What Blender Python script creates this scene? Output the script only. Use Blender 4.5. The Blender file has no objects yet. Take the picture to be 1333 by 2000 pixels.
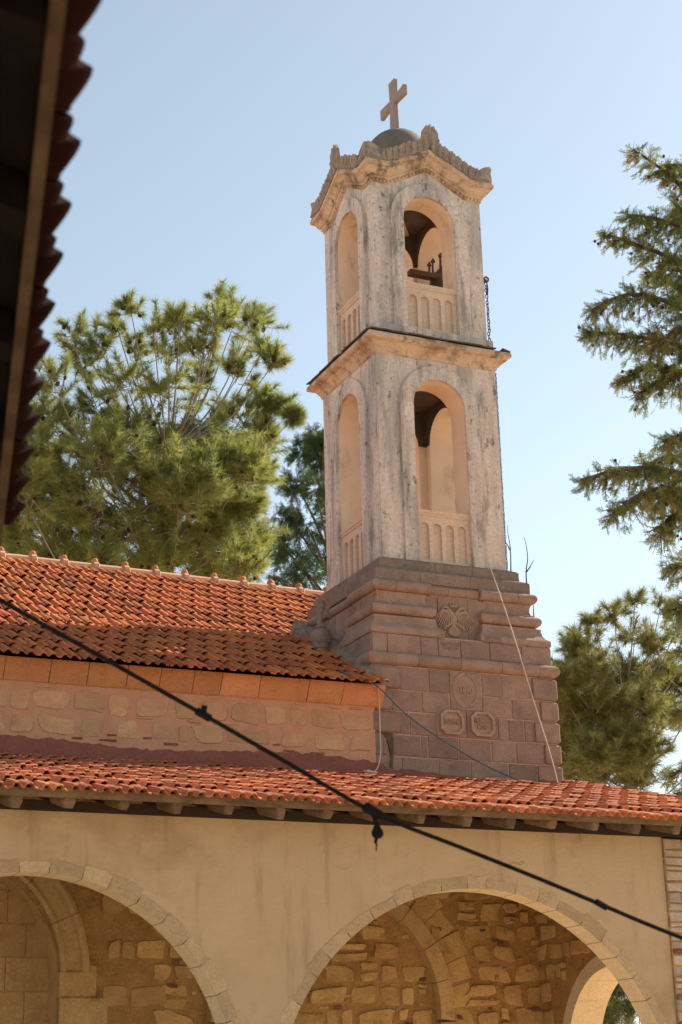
import bpy, math, random
import numpy as np
from mathutils import Vector, Matrix
random.seed(7); rng = np.random.default_rng(7)
S = bpy.context.scene
R = math.radians
# ------------------------------------------------------------------ camera
CAM = Vector((-9.2501, -17.994, 1.65)); FPX = 3299.17; YAW, PITCH, ROLL = 0.430161, 0.329715, -0.0257715
fw = Vector((math.sin(YAW)*math.cos(PITCH), math.cos(YAW)*math.cos(PITCH), math.sin(PITCH)))
rt0 = Vector((math.cos(YAW), -math.sin(YAW), 0)); up0 = rt0.cross(fw)
rt = rt0*math.cos(ROLL)+up0*math.sin(ROLL); up = -rt0*math.sin(ROLL)+up0*math.cos(ROLL)
cam = bpy.data.cameras.new('camera'); cam_o = bpy.data.objects.new('camera', cam); S.collection.objects.link(cam_o)
cam_o.matrix_world = Matrix(((rt.x, up.x, -fw.x, CAM.x), (rt.y, up.y, -fw.y, CAM.y), (rt.z, up.z, -fw.z, CAM.z), (0, 0, 0, 1)))
cam.sensor_fit = 'VERTICAL'; cam.sensor_height = 36; cam.lens = FPX/2000*36; cam.clip_end = 3000; cam.clip_start = .05
cam.dof.use_dof = True; cam.dof.focus_distance = 20.6; cam.dof.aperture_fstop = 5.0
S.camera = cam_o
# ------------------------------------------------------------------ world, sun, exposure
SUN_AZ, SUN_EL = R(75), R(38)
w = bpy.data.worlds.new('World'); S.world = w; w.use_nodes = True
nt = w.node_tree; nt.nodes.clear()
sky = nt.nodes.new('ShaderNodeTexSky'); sky.sky_type = 'NISHITA'; sky.sun_disc = False
sky.sun_elevation = SUN_EL; sky.sun_rotation = SUN_AZ; sky.air_density = 1.0; sky.dust_density = .5; sky.ozone_density = 1.0
bg = nt.nodes.new('ShaderNodeBackground'); bg.inputs['Strength'].default_value = .092
wo = nt.nodes.new('ShaderNodeOutputWorld'); hs = nt.nodes.new('ShaderNodeHueSaturation'); hs.inputs['Saturation'].default_value = .64; hs.inputs['Hue'].default_value = .482; nt.links.new(sky.outputs[0], hs.inputs['Color']); nt.links.new(hs.outputs[0], bg.inputs[0]); nt.links.new(bg.outputs[0], wo.inputs[0])
sd = Vector((math.sin(SUN_AZ)*math.cos(SUN_EL), math.cos(SUN_AZ)*math.cos(SUN_EL), math.sin(SUN_EL)))
sl = bpy.data.lights.new('sun', 'SUN'); sl.energy = 5.0; sl.angle = R(.53); sl.color = (1, .90, .76)
so = bpy.data.objects.new('sun', sl); S.collection.objects.link(so); so.rotation_euler = sd.to_track_quat('Z', 'Y').to_euler(); so.location = (20, 10, 30)
S.view_settings.view_transform = 'Standard'; S.view_settings.look = 'None'; S.view_settings.gamma = 1; S.view_settings.exposure = 1.0
S.render.engine = 'CYCLES'
# ------------------------------------------------------------------ pixel helpers (photo pixel -> ray)
def ray(px): return ((px[0]-666.5)/FPX)*rt - ((px[1]-1000.)/FPX)*up + fw
def onY(px, Y): d = ray(px); return CAM+d*((Y-CAM.y)/d.y)
def onX(px, X): d = ray(px); return CAM+d*((X-CAM.x)/d.x)
def onZ(px, Z): d = ray(px); return CAM+d*((Z-CAM.z)/d.z)
# ------------------------------------------------------------------ materials
MATS = {}
def mat(name, c1, c2, sc=6, rough=.85, bump=.3, bsc=60, stains=(), rnd=0, transl=0, metal=0, bdist=.01, spec=.3, fine=True, cracks=None):
    m = bpy.data.materials.new(name); m.use_nodes = True; t = m.node_tree; N = t.nodes; L = t.links
    b = N['Principled BSDF']; b.inputs['Roughness'].default_value = rough; b.inputs['Metallic'].default_value = metal
    b.inputs['Specular IOR Level'].default_value = spec
    geo = N.new('ShaderNodeNewGeometry')
    def noise(scale, stretch=(1, 1, 1), det=4, ro=.6, off=0):
        mp = N.new('ShaderNodeMapping'); mp.inputs['Scale'].default_value = stretch; mp.inputs['Location'].default_value = (off, off*.7, off*.3)
        L.new(geo.outputs['Position'], mp.inputs['Vector'])
        n = N.new('ShaderNodeTexNoise'); n.inputs['Scale'].default_value = scale; n.inputs['Detail'].default_value = det; n.inputs['Roughness'].default_value = ro
        L.new(mp.outputs[0], n.inputs['Vector']); return n.outputs['Fac']
    def ramp(fac, lo, hi):
        mr = N.new('ShaderNodeMapRange'); mr.inputs['From Min'].default_value = lo; mr.inputs['From Max'].default_value = hi
        mr.interpolation_type = 'SMOOTHSTEP'; L.new(fac, mr.inputs['Value']); return mr.outputs[0]
    def mix(fac, a, bb, blend='MIX'):
        mx = N.new('ShaderNodeMix'); mx.data_type = 'RGBA'; mx.blend_type = blend
        if hasattr(fac, 'links'): L.new(fac, mx.inputs[0])
        else: mx.inputs[0].default_value = fac
        for v, i in ((a, 6), (bb, 7)):
            if hasattr(v, 'links'): L.new(v, mx.inputs[i])
            else: mx.inputs[i].default_value = (*v, 1)
        return mx.outputs[2]
    col = mix(ramp(noise(sc, det=6), .3, .7), c1, c2)
    if fine:
        col = mix(ramp(noise(sc*9, det=5, off=3), .25, .75), col, tuple((x+y)/2*.72 for x, y in zip(c1, c2))) if False else col
        f2 = ramp(noise(sc*11, det=5, ro=.7, off=3), .3, .75)
        mul = N.new('ShaderNodeMapRange'); mul.inputs['To Min'].default_value = .82; mul.inputs['To Max'].default_value = 1.14; L.new(f2, mul.inputs['Value'])
        hv = N.new('ShaderNodeHueSaturation'); L.new(col, hv.inputs['Color']); L.new(mul.outputs[0], hv.inputs['Value']); col = hv.outputs[0]
    if rnd:
        oi = N.new('ShaderNodeObjectInfo'); hv = N.new('ShaderNodeHueSaturation')
        a = N.new('ShaderNodeMapRange'); a.inputs['To Min'].default_value = 1-rnd; a.inputs['To Max'].default_value = 1+rnd; L.new(oi.outputs['Random'], a.inputs['Value'])
        wn = N.new('ShaderNodeTexWhiteNoise'); wn.noise_dimensions = '1D'; L.new(oi.outputs['Random'], wn.inputs['W'])
        h = N.new('ShaderNodeMapRange'); h.inputs['To Min'].default_value = .5-rnd*.02; h.inputs['To Max'].default_value = .5+rnd*.03; L.new(wn.outputs['Value'], h.inputs['Value'])
        L.new(col, hv.inputs['Color']); L.new(a.outputs[0], hv.inputs['Value']); L.new(h.outputs[0], hv.inputs['Hue']); col = hv.outputs[0]
    for i, (c, scale, lo, hi, amt, stretch) in enumerate(stains):
        f = ramp(noise(scale, stretch, 7, .68, 5+i*11.3), lo, hi)
        mm = N.new('ShaderNodeMath'); mm.operation = 'MULTIPLY'; mm.inputs[1].default_value = amt; L.new(f, mm.inputs[0])
        col = mix(mm.outputs[0], col, c)
    if cracks:
        cs, cw, cc, ca = cracks
        wv = N.new('ShaderNodeTexNoise'); wv.inputs['Scale'].default_value = cs*1.7; wv.inputs['Detail'].default_value = 5; L.new(geo.outputs['Position'], wv.inputs['Vector'])
        va = N.new('ShaderNodeVectorMath'); va.operation = 'MULTIPLY_ADD'; va.inputs[1].default_value = (.55/cs,)*3; L.new(wv.outputs['Color'], va.inputs[0]); L.new(geo.outputs['Position'], va.inputs[2])
        vo = N.new('ShaderNodeTexVoronoi'); vo.feature = 'DISTANCE_TO_EDGE'; vo.inputs['Scale'].default_value = cs; L.new(va.outputs[0], vo.inputs['Vector'])
        ln = N.new('ShaderNodeMapRange'); ln.inputs['From Min'].default_value = 0; ln.inputs['From Max'].default_value = cw*cs; ln.inputs['To Min'].default_value = ca; ln.inputs['To Max'].default_value = 0; L.new(vo.outputs['Distance'], ln.inputs['Value'])
        mk = N.new('ShaderNodeMath'); mk.operation = 'MULTIPLY'; L.new(ln.outputs[0], mk.inputs[0]); L.new(ramp(noise(cs*.9, off=31), .52, .60), mk.inputs[1])
        col = mix(mk.outputs[0], col, cc)
    L.new(col, b.inputs['Base Color'])
    if bump:
        bn = N.new('ShaderNodeBump'); bn.inputs['Strength'].default_value = bump; bn.inputs['Distance'].default_value = bdist
        ad = N.new('ShaderNodeMath'); ad.operation = 'ADD'; L.new(noise(bsc, det=6, ro=.65), ad.inputs[0]); L.new(noise(bsc*.18, det=4), ad.inputs[1])
        L.new(ad.outputs[0], bn.inputs['Height']); L.new(bn.outputs[0], b.inputs['Normal'])
    if transl:
        tr = N.new('ShaderNodeBsdfTranslucent'); L.new(col, tr.inputs['Color']); ms = N.new('ShaderNodeMixShader'); ms.inputs[0].default_value = transl
        L.new(b.outputs[0], ms.inputs[1]); L.new(tr.outputs[0], ms.inputs[2]); L.new(ms.outputs[0], N['Material Output'].inputs['Surface'])
    MATS[name] = m; return m
V1 = (1, 1, 1); VS = (2.2, 2.2, .28)
mat('plaster', (0.69, 0.575, 0.495), (0.6, 0.505, 0.44), 2.2, .92, .4, 45, cracks=(3.2, .004, (.12, .10, .09), .7), stains=[
    ((.64, .42, .345), 1.3, .50, .68, .5, V1), ((.31, .28, .26), 1.5, .42, .68, .8, (2, 2, .35)), ((.17, .155, .145), 3.6, .50, .68, .75, (1.5, 1.5, .3)), ((.76, .70, .62), 5, .58, .72, .5, (1.5, 1.5, .4)), ((.085, .075, .07), 8, .585, .67, .7, (1, 1, .7)), ((.075, .065, .06), 30, .585, .66, .65, (1, 1, .6))])
mat('plaster_inner', (.76, .56, .41), (.68, .505, .37), 3, .92, .12, 30, fine=False, stains=[((.34, .24, .16), 3, .52, .72, .6, (1, 1, .6)), ((.12, .10, .08), 18, .66, .72, .6, (.5, .5, 2.2))])
mat('rail_plaster', (.66, .49, .37), (.56, .43, .33), 4, .9, .25, 50, stains=[((.25, .2, .17), 7, .6, .8, .5, (1, 1, .5))])
mat('unlit_stone', (.10, .065, .04), (.07, .045, .03), 6, .95, .5, 40)  # dark of the unlit belfry top is put into this colour
mat('cornice_plaster', (.60, .45, .32), (.52, .36, .25), 5, .92, .5, 50, stains=[((.22, .125, .07), 3, .46, .66, .85, (1, 1, 1.2)), ((.09, .075, .06), 5, .55, .68, .8, V1), ((.5, .44, .37), 9, .6, .74, .5, V1)])
mat('crest_stone', (.36, .29, .235), (.26, .205, .17), 9, .95, .6, 70, stains=[((.12, .10, .085), 14, .52, .7, .6, V1)])
mat('tower_stone', (0.32, 0.21, 0.16), (0.255, 0.168, 0.13), 5, .95, .5, 55, rnd=.16, stains=[((0.133, 0.0909, 0.0722), 3.5, .5, .72, .5, V1), ((0.332, 0.229, 0.179), 9, .6, .76, .5, V1), ((0.0913, 0.0632, 0.0494), 28, .62, .72, .6, V1), ((0.166, 0.118, 0.0912), 1.2, .5, .7, .5, V1)])
mat('tower_mortar', (0.52, 0.33, 0.245), (0.44, 0.275, 0.205), 9, .95, .5, 60, stains=[((0.172, 0.115, 0.0858), 12, .55, .7, .5, V1)])
mat('moulding_stone', (0.35, 0.23, 0.17), (0.27, 0.175, 0.13), 6, .95, .5, 60, rnd=.1, stains=[((0.258, 0.0972, 0.0342), 3, .55, .7, .55, (1, 1, 1)), ((0.129, 0.0972, 0.076), 9, .56, .72, .6, V1), ((0.361, 0.292, 0.228), 16, .64, .72, .6, V1)])
mat('slab_stone', (0.26, 0.185, 0.145), (0.2, 0.145, 0.115), 7, .97, .8, 60, rnd=.1, stains=[((0.344, 0.288, 0.226), 8, .56, .72, .5, V1), ((0.082, 0.068, 0.0585), 12, .58, .7, .6, V1)])
mat('flashing_mortar', (0.3, 0.225, 0.165), (0.23, 0.175, 0.13), 9, .97, .9, 40, bdist=.03, stains=[((.16, .13, .11), 9, .55, .7, .6, V1)])
mat('relief_stone', (.40, .275, .205), (.34, .23, .17), 9, .95, .3, 80)
mat('cross_marble', (.32, .235, .185), (.27, .20, .16), 6, .7, .15, 60)
mat('dome_lead', (.18, .15, .12), (.13, .11, .09), 6, .8, .25, 40, stains=[((.3, .24, .16), 8, .58, .72, .5, V1)])
mat('slate', (.13, .085, .06), (.09, .06, .045), 12, .95, .6, 60, rnd=.25)
mat('roof_tile', (.53, .155, .04), (.42, .105, .03), 7, .82, .4, 70, rnd=.26, stains=[((.15, .07, .045), 4, .52, .70, .75, V1), ((.60, .30, .17), 9, .60, .76, .4, V1), ((.075, .065, .05), 22, .63, .72, .6, V1)])
mat('porch_tile', (.55, .19, .075), (.45, .135, .055), 7, .85, .45, 70, rnd=.26, stains=[((.17, .085, .06), 5, .56, .72, .6, V1), ((.64, .44, .31), 8, .53, .72, .65, V1), ((.10, .085, .06), 18, .60, .70, .6, V1)])
mat('ridge_mortar', (.58, .30, .17), (.50, .25, .14), 6, .9, .5, 50)
mat('cornice_block', (.60, .29, .13), (.52, .235, .105), 5, .92, .4, 50, rnd=.12, stains=[((.34, .16, .08), 4, .55, .72, .6, (1, 1, 2.5)), ((.25, .16, .11), 9, .62, .75, .5, V1)])
mat('nave_mortar', (0.58, 0.31, 0.185), (0.5, 0.26, 0.155), 8, .95, .7, 50, stains=[((0.515, 0.336, 0.22), 5, .55, .72, .6, V1), ((0.184, 0.0924, 0.057), 16, .64, .74, .6, V1)])
mat('nave_stone', (0.56, 0.34, 0.185), (0.47, 0.275, 0.15), 7, .93, .5, 60, rnd=.14, stains=[((0.276, 0.176, 0.11), 5, .55, .72, .6, V1), ((0.515, 0.319, 0.205), 12, .6, .75, .45, V1)])
mat('brick_sliver', (.26, .115, .075), (.19, .085, .055), 20, .95, .6, 80, rnd=.2)
mat('red_band', (.27, .098, .07), (.225, .083, .06), 4, .9, .4, 60, stains=[((.32, .15, .115), 6, .58, .75, .45, V1)])
mat('porch_plaster', (.50, .35, .205), (.45, .31, .18), .7, .92, .55, 26, bdist=.016, fine=False, cracks=(1.1, .0035, (.2, .13, .08), .65), stains=[((.33, .205, .10), .8, .45, .75, .85, (1, 1, 1.3)), ((.54, .40, .25), 2.4, .6, .76, .3, V1), ((0.224, 0.135, 0.0665), 2.2, .54, .76, .6, (2.2, 2.2, .25)), ((0.208, 0.127, 0.0665), 15, .68, .76, .45, V1), ((0.32, 0.231, 0.147), 1.3, .60, .63, .3, V1)])
mat('soffit_stone_lit', (.82, .63, .385), (.74, .55, .33), 5, .9, .3, 55, stains=[((.42, .29, .16), 7, .6, .75, .5, V1)])  # bright glow of bounced light on the arch soffits is put into this colour
mat('voussoir', (0.47, 0.325, 0.185), (0.41, 0.28, 0.16), 5, .92, .45, 55, rnd=.14, stains=[((0.244, 0.193, 0.133), 4, .52, .72, .5, V1), ((0.445, 0.336, 0.205), 11, .6, .75, .5, V1)])
mat('porch_mortar', (0.54, 0.305, 0.11), (0.42, 0.23, 0.08), 4, .95, .9, 26, bdist=.03, stains=[((0.136, 0.0697, 0.0245), 3, .5, .7, .65, V1), ((0.405, 0.254, 0.115), 6, .57, .75, .5, V1)])
mat('porch_stone', (0.68, 0.41, 0.165), (0.54, 0.315, 0.12), 6, .94, .8, 30, bdist=.02, rnd=.16, stains=[((0.186, 0.0989, 0.036), 5, .53, .72, .6, V1), ((0.502, 0.335, 0.166), 12, .6, .75, .45, V1)])
mat('ashlar', (0.6, 0.38, 0.165), (0.51, 0.315, 0.135), 4, .93, .45, 50, rnd=.1, stains=[((0.198, 0.109, 0.0432), 3, .53, .72, .55, V1)])
mat('pier_stone', (.50, .385, .285), (.40, .29, .205), 9, .95, .7, 50, rnd=.2, stains=[((.22, .15, .10), 7, .55, .72, .5, V1)])
mat('pier_brick', (.40, .27, .18), (.30, .13, .08), 9, .95, .7, 50, rnd=.3)
mat('old_wood', (0.221, 0.139, 0.078), (0.145, 0.0902, 0.0507), 5, .9, .6, 90, rnd=.2, stains=[((0.0595, 0.0369, 0.0234), 4, .5, .72, .7, (1, 5, 5)), ((0.34, 0.262, 0.179), 10, .6, .75, .4, V1)])
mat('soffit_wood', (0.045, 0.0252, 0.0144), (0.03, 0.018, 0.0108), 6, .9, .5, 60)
mat('dark_wood', (.008, .005, .004), (.005, .004, .003), 6, .9, .5, 60, spec=.04)  # near-black: deep shade under the near eave is put into the colour
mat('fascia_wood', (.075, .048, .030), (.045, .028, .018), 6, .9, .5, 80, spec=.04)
mat('wall_lime', (.45, .38, .29), (.40, .33, .25), 3, .95, .3, 40)
mat('rust', (.16, .075, .05), (.09, .05, .04), 30, .8, .4, 90, metal=.3)
mat('bronze', (.075, .055, .04), (.05, .04, .03), 9, .55, .3, 60, metal=.6)
mat('black_rubber', (.008, .008, .009), (.012, .012, .012), 20, .95, .1, 60, spec=.05)
mat('eave_tile', (.022, .008, .006), (.014, .006, .005), 9, .9, .4, 60, rnd=.2, spec=.04)  # shade on the near eave is put into this dark tile colour
mat('green_cable', (.10, .145, .14), (.08, .12, .12), 20, .6, .1, 60)
mat('white_cable', (.62, .52, .44), (.55, .46, .39), 20, .6, .1, 60)
mat('ground', (.68, .54, .375), (.60, .475, .33), .8, .95, .5, 20, stains=[((.25, .19, .12), .5, .5, .7, .5, V1)])
mat('paving', (.60, .47, .32), (.52, .40, .27), 1.5, .93, .4, 30)
mat('bark', (.17, .115, .08), (.11, .075, .055), 9, .95, .9, 30)
mat('bark_pale', (.30, .235, .18), (.2, .155, .12), 9, .95, .8, 30)
mat('pine_needles', (0.31, 0.335, 0.085), (0.2, 0.23, 0.06), 1.3, .5, 0, transl=.48, fine=False, stains=[((.52, .45, .19), 2.6, .5, .72, .7, V1), ((.085, .125, .035), 1.1, .52, .7, .6, V1)])
mat('pine_needles_dark', (.15, .185, .05), (.10, .14, .04), 1.3, .6, 0, transl=.36, fine=False, stains=[((.15, .16, .05), 2.2, .52, .75, .6, V1)])
mat('pine_needles_gold', (.27, .25, .07), (.17, .18, .05), 1.3, .5, 0, transl=.45, fine=False, stains=[((.10, .13, .045), 1.6, .5, .7, .6, V1)])
mat('cypress_leaf', (.27, .29, .08), (.16, .20, .055), 2.5, .6, 0, transl=.5, fine=False, stains=[((.28, .27, .075), 3.5, .5, .7, .8, V1), ((.46, .22, .065), 3, .57, .66, .9, V1)])
mat('cedar_leaf', (0.1, 0.14, 0.05), (0.07, 0.105, 0.04), 2.5, .65, 0, transl=.3, fine=False, stains=[((.12, .14, .04), 3, .55, .75, .6, V1)])
mat('cone', (.055, .03, .02), (.035, .02, .014), 30, .9, .3, 60)
mat('dry_stem', (.10, .085, .065), (.07, .06, .05), 30, .9, .2, 60)
MT = MATS
# ------------------------------------------------------------------ mesh helpers
class MB:
    def __init__(s): s.v = []; s.f = []
    def add(s, vs, fs):
        o = len(s.v); s.v += [tuple(v) for v in vs]; s.f += [tuple(i+o for i in f) for f in fs]; return s
    def box(s, x0, x1, y0, y1, z0, z1):
        return s.add([(x0, y0, z0), (x1, y0, z0), (x1, y1, z0), (x0, y1, z0), (x0, y0, z1), (x1, y0, z1), (x1, y1, z1), (x0, y1, z1)],
                     [(0, 3, 2, 1), (4, 5, 6, 7), (0, 1, 5, 4), (1, 2, 6, 5), (2, 3, 7, 6), (3, 0, 4, 7)])
    def loft(s, rings, cap=True, close=True):
        n = len(rings[0]); vs = [p for r in rings for p in r]; fs = []
        for i in range(len(rings)-1):
            for j in range(n if close else n-1):
                k = (j+1) % n; fs.append((i*n+j, i*n+k, (i+1)*n+k, (i+1)*n+j))
        if cap: fs.append(tuple(range(n))[::-1]); fs.append(tuple((len(rings)-1)*n+j for j in range(n)))
        return s.add(vs, fs)
    def tube(s, pts, rad, n=6, cap=True):
        pts = [Vector(p) for p in pts]; rings = []
        a = None
        for i, p in enumerate(pts):
            t = (pts[min(i+1, len(pts)-1)]-pts[max(i-1, 0)]).normalized()
            if a is None: a = t.orthogonal().normalized()
            a = (a-t*a.dot(t)).normalized(); b = t.cross(a)
            r = rad[i] if hasattr(rad, '__len__') else rad
            rings.append([p+(a*math.cos(2*math.pi*k/n)+b*math.sin(2*math.pi*k/n))*r for k in range(n)])
        return s.loft(rings, cap)
    def lathe(s, prof, n=16, c=(0, 0, 0)):
        return s.loft([[(c[0]+r*math.cos(2*math.pi*k/n), c[1]+r*math.sin(2*math.pi*k/n), c[2]+z) for k in range(n)] for r, z in prof])
    def blob(s, c, r, n=8, m=5, axes=None):
        ax = axes or (Vector((1, 0, 0)), Vector((0, 1, 0)), Vector((0, 0, 1))); c = Vector(c); rings = []
        for i in range(1, m):
            th = math.pi*i/m
            rings.append([c+ax[0]*(r[0]*math.sin(th)*math.cos(2*math.pi*k/n))+ax[1]*(r[1]*math.sin(th)*math.sin(2*math.pi*k/n))+ax[2]*(-r[2]*math.cos(th)) for k in range(n)])
        return s.loft(rings)
    def slab(s, o, u, v, n, poly, d, ch=0., back=0.):
        """prism of a 2-D polygon (u,v) standing out by d along n, chamfered front edge"""
        o, u, v, n = map(Vector, (o, u, v, n)); k = len(poly)
        cx = sum(p[0] for p in poly)/k; cy = sum(p[1] for p in poly)/k
        P = lambda x, y, h: o+u*x+v*y+n*h
        rings = [[P(x, y, -back) for x, y in poly], [P(x, y, d-ch) for x, y in poly]]
        if ch:
            ins = []
            for i, (x, y) in enumerate(poly):
                (xa, ya), (xb, yb) = poly[i-1], poly[(i+1) % k]
                e1 = Vector((x-xa, y-ya)).normalized(); e2 = Vector((xb-x, yb-y)).normalized()
                n1 = Vector((-e1.y, e1.x)); n2 = Vector((-e2.y, e2.x)); bi = n1+n2
                den = 1+n1.dot(n2); q = bi/(den if den > .3 else .3)*ch
                if (q.x*(cx-x)+q.y*(cy-y)) < 0 and k <= 4: q = -q
                ins.append((x+q.x, y+q.y))
            rings.append([P(x, y, d) for x, y in ins])
        return s.loft(rings)
    def mesh(s, name, smooth=False):
        me = bpy.data.meshes.new(name); me.from_pydata(s.v, [], s.f); me.update()
        if smooth:
            me.polygons.foreach_set('use_smooth', [True]*len(me.polygons))
            try: me.set_sharp_from_angle(angle=R(26))
            except Exception: pass
        return me
def link(name, data, parent=None, m=None):
    o = bpy.data.objects.new(name, data); S.collection.objects.link(o)
    if parent is not None: o.parent = parent
    if m is not None and data is not None and not data.materials: data.materials.append(MT[m])
    return o
def part(name, mb, m, parent, smooth=False, label=None, kind=None):
    o = link(name, mb.mesh(name, smooth), parent, m)
    if label: o['label'] = label
    if kind: o['kind'] = kind
    return o
def tag(o, label, cat, group=None):
    o['label'] = label; o['category'] = cat
    if group: o['group'] = group
    return o
def thing(name, label, cat, loc=(0, 0, 0), group=None):
    o = link(name, None); o.location = loc; o.empty_display_size = .2; return tag(o, label, cat, group)
def struct(name, mb, m):
    o = part(name, mb, m, None); o['kind'] = 'structure'; return o
def rectp(a, b, c, d, j=0.): 
    q = [(a, c), (b, c), (b, d), (a, d)]
    return [(x+random.uniform(-j, j), y+random.uniform(-j, j)) for x, y in q]
def stonep(a, b, c, d, rough=.12, n=14):
    """irregular stone outline filling a cell, counter-clockwise"""
    cx, cy, hx, hy = (a+b)/2, (c+d)/2, (b-a)/2, (d-c)/2; out = []
    e = random.uniform(.28, .5); sk = random.uniform(-.22, .22); sk2 = random.uniform(-.14, .14); p1, p2 = random.uniform(0, 6.3), random.uniform(0, 6.3)
    for i in range(n):
        t = 2*math.pi*(i+.5+random.uniform(-.25, .25))/n
        x = math.copysign(abs(math.cos(t))**e, math.cos(t)); y = math.copysign(abs(math.sin(t))**e, math.sin(t))
        r = 1-rough*(.45+.3*math.sin(2*t+p1)+.25*math.sin(3*t+p2))-random.uniform(0, rough*.35)
        out.append((cx+hx*(x+sk*y*.5)*r, cy+hy*(y+sk2*x)*r))
    return out
def stone(o, u, v, n, poly, d, par, m, name='wall_stone'):
    """one rough stone: outline set in the mortar, uneven bulging face"""
    k = len(poly); cx = sum(p[0] for p in poly)/k; cy = sum(p[1] for p in poly)/k; mb = MB(); P = lambda x, y, h: o+u*x+v*y+n*h
    tx, ty = random.uniform(-.3, .3)*d, random.uniform(-.3, .3)*d; w_ = max(abs(p[0]-cx) for p in poly); rr = []
    for f, h in ((1.03, -.03), (1, d*.45), (.965, d*.92), (.7, d), (.35, d*1.04)):
        rr.append([P(cx+(x-cx)*f, cy+(y-cy)*f, h+(x-cx)/w_*tx+(y-cy)/w_*ty+(random.uniform(-.16, .16)*d if f < 1 else 0)) for x, y in poly])
    mb.loft(rr); return part(name, mb, m, par, True)
def arch_wall(mb, o, u, n, x0, x1, z0, z1f, th, holes, seg=20, inner=None, soffit=None, extra=(), low=None, zsplit=None):
    """wall standing on frame (o,u along, z up, n outward) with arched holes (cx, half, zspring, zsill); inner/soffit go to other builders"""
    o, u, n = Vector(o), Vector(u), Vector(n); inner = inner or mb; soffit = soffit or mb
    xs = {x0, x1}
    for cx, h, zs, zb in holes:
        for i in range(seg+1):
            x = cx-h*math.cos(math.pi*i/seg)
            if x0 <= x <= x1: xs.add(x)
    xs |= {x for x in extra if x0 < x < x1}
    z1 = z1f if callable(z1f) else (lambda x: z1f)
    xs = sorted(xs); P = lambda x, z, d: o+u*x+Vector((0, 0, z))-n*d
    def arch(hole, x):
        cx, h, zs, zb = hole; return zs+math.sqrt(max(0, h*h-(x-cx)**2))
    for a, b in zip(xs, xs[1:]):
        mid = (a+b)/2; hole = next((q for q in holes if abs(mid-q[0]) < q[1]), None)
        spans = [(z0, z0, z1(a), z1(b))]
        if hole:
            spans = [(arch(hole, a), arch(hole, b), z1(a), z1(b))]
            if hole[3] > z0+1e-4: spans.append((z0, z0, hole[3], hole[3]))
            soffit.add([P(a, arch(hole, a), 0), P(b, arch(hole, b), 0), P(b, arch(hole, b), th), P(a, arch(hole, a), th)], [(0, 1, 2, 3)])
        for la, lb, ha, hb in spans:
            mb.add([P(a, la, 0), P(b, lb, 0), P(b, hb, 0), P(a, ha, 0)], [(0, 1, 2, 3)])
            if low is not None and la < zsplit-1e-6 and lb < zsplit-1e-6:
                hl = min(ha, zsplit); low.add([P(a, la, th), P(b, lb, th), P(b, hl, th), P(a, hl, th)], [(3, 2, 1, 0)]); la = lb = hl
                if ha <= hl+1e-6: continue
            inner.add([P(a, la, th), P(b, lb, th), P(b, hb, th), P(a, ha, th)], [(3, 2, 1, 0)])
    mb.add([P(x0, z0, 0), P(x0, z1(x0), 0), P(x0, z1(x0), th), P(x0, z0, th)], [(0, 1, 2, 3)])
    mb.add([P(x1, z0, 0), P(x1, z1(x1), 0), P(x1, z1(x1), th), P(x1, z0, th)], [(3, 2, 1, 0)])
    for a, b in zip(xs, xs[1:]): mb.add([P(a, z1(a), 0), P(b, z1(b), 0), P(b, z1(b), th), P(a, z1(a), th)], [(0, 1, 2, 3)])
    for cx, h, zs, zb in holes:
        for sx in (-1, 1):
            x = cx+sx*h
            if x0 < x < x1: soffit.add([P(x, zb, 0), P(x, zs, 0), P(x, zs, th), P(x, zb, th)], [(0, 1, 2, 3)])
        if zb > z0+1e-4: soffit.add([P(cx-h, zb, 0), P(cx+h, zb, 0), P(cx+h, zb, th), P(cx-h, zb, th)], [(0, 1, 2, 3)])
def band(mb, o, u, n, cx, zs, r0, r1, z0, d, back=.02, seg=22, jit=0.):
    """flat arch surround: annulus + legs, standing proud by d"""
    o, u, n = Vector(o), Vector(u), Vector(n)
    prof = [(cx-r0, cx-r1, z0, z0)]+[(cx-r0*math.cos(t), cx-r1*math.cos(t), zs+r0*math.sin(t), zs+r1*math.sin(t)) for t in [math.pi*i/seg for i in range(seg+1)]]+[(cx+r0, cx+r1, z0, z0)]
    rings = []
    for xi, xo, zi, zo in prof:
        P = lambda x, z, h: o+u*x+Vector((0, 0, z))+n*h
        rings.append([P(xi, zi, -back), P(xi, zi, d), P(xo, zo, d), P(xo, zo, -back)])
    mb.loft(rings)
exec_parts = []
# ================================================================== GROUND
struct('ground', MB().add([(-400, -400, 0), (400, -400, 0), (400, 400, 0), (-400, 400, 0)], [(0, 1, 2, 3)]), 'ground')
struct('porch_floor', MB().box(-9, 1.9, -5.0, -1.1, -.05, .15), 'paving')
# ================================================================== BELL TOWER
A = .97434
SIDES = {'front': ((1, 0, 0), (0, -1, 0)), 'right': ((0, 1, 0), (1, 0, 0)), 'back': ((-1, 0, 0), (0, 1, 0)), 'left': ((0, -1, 0), (-1, 0, 0))}
ZV = Vector((0, 0, 1))
tower = thing('bell_tower', 'tall square stone and plaster bell tower with two arched belfry storeys and a cross', 'bell tower')
tower.scale = (1, A, 1)
def fr(side, h): u, n = SIDES[side]; return Vector(n)*h, Vector(u), ZV, Vector(n)
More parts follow.
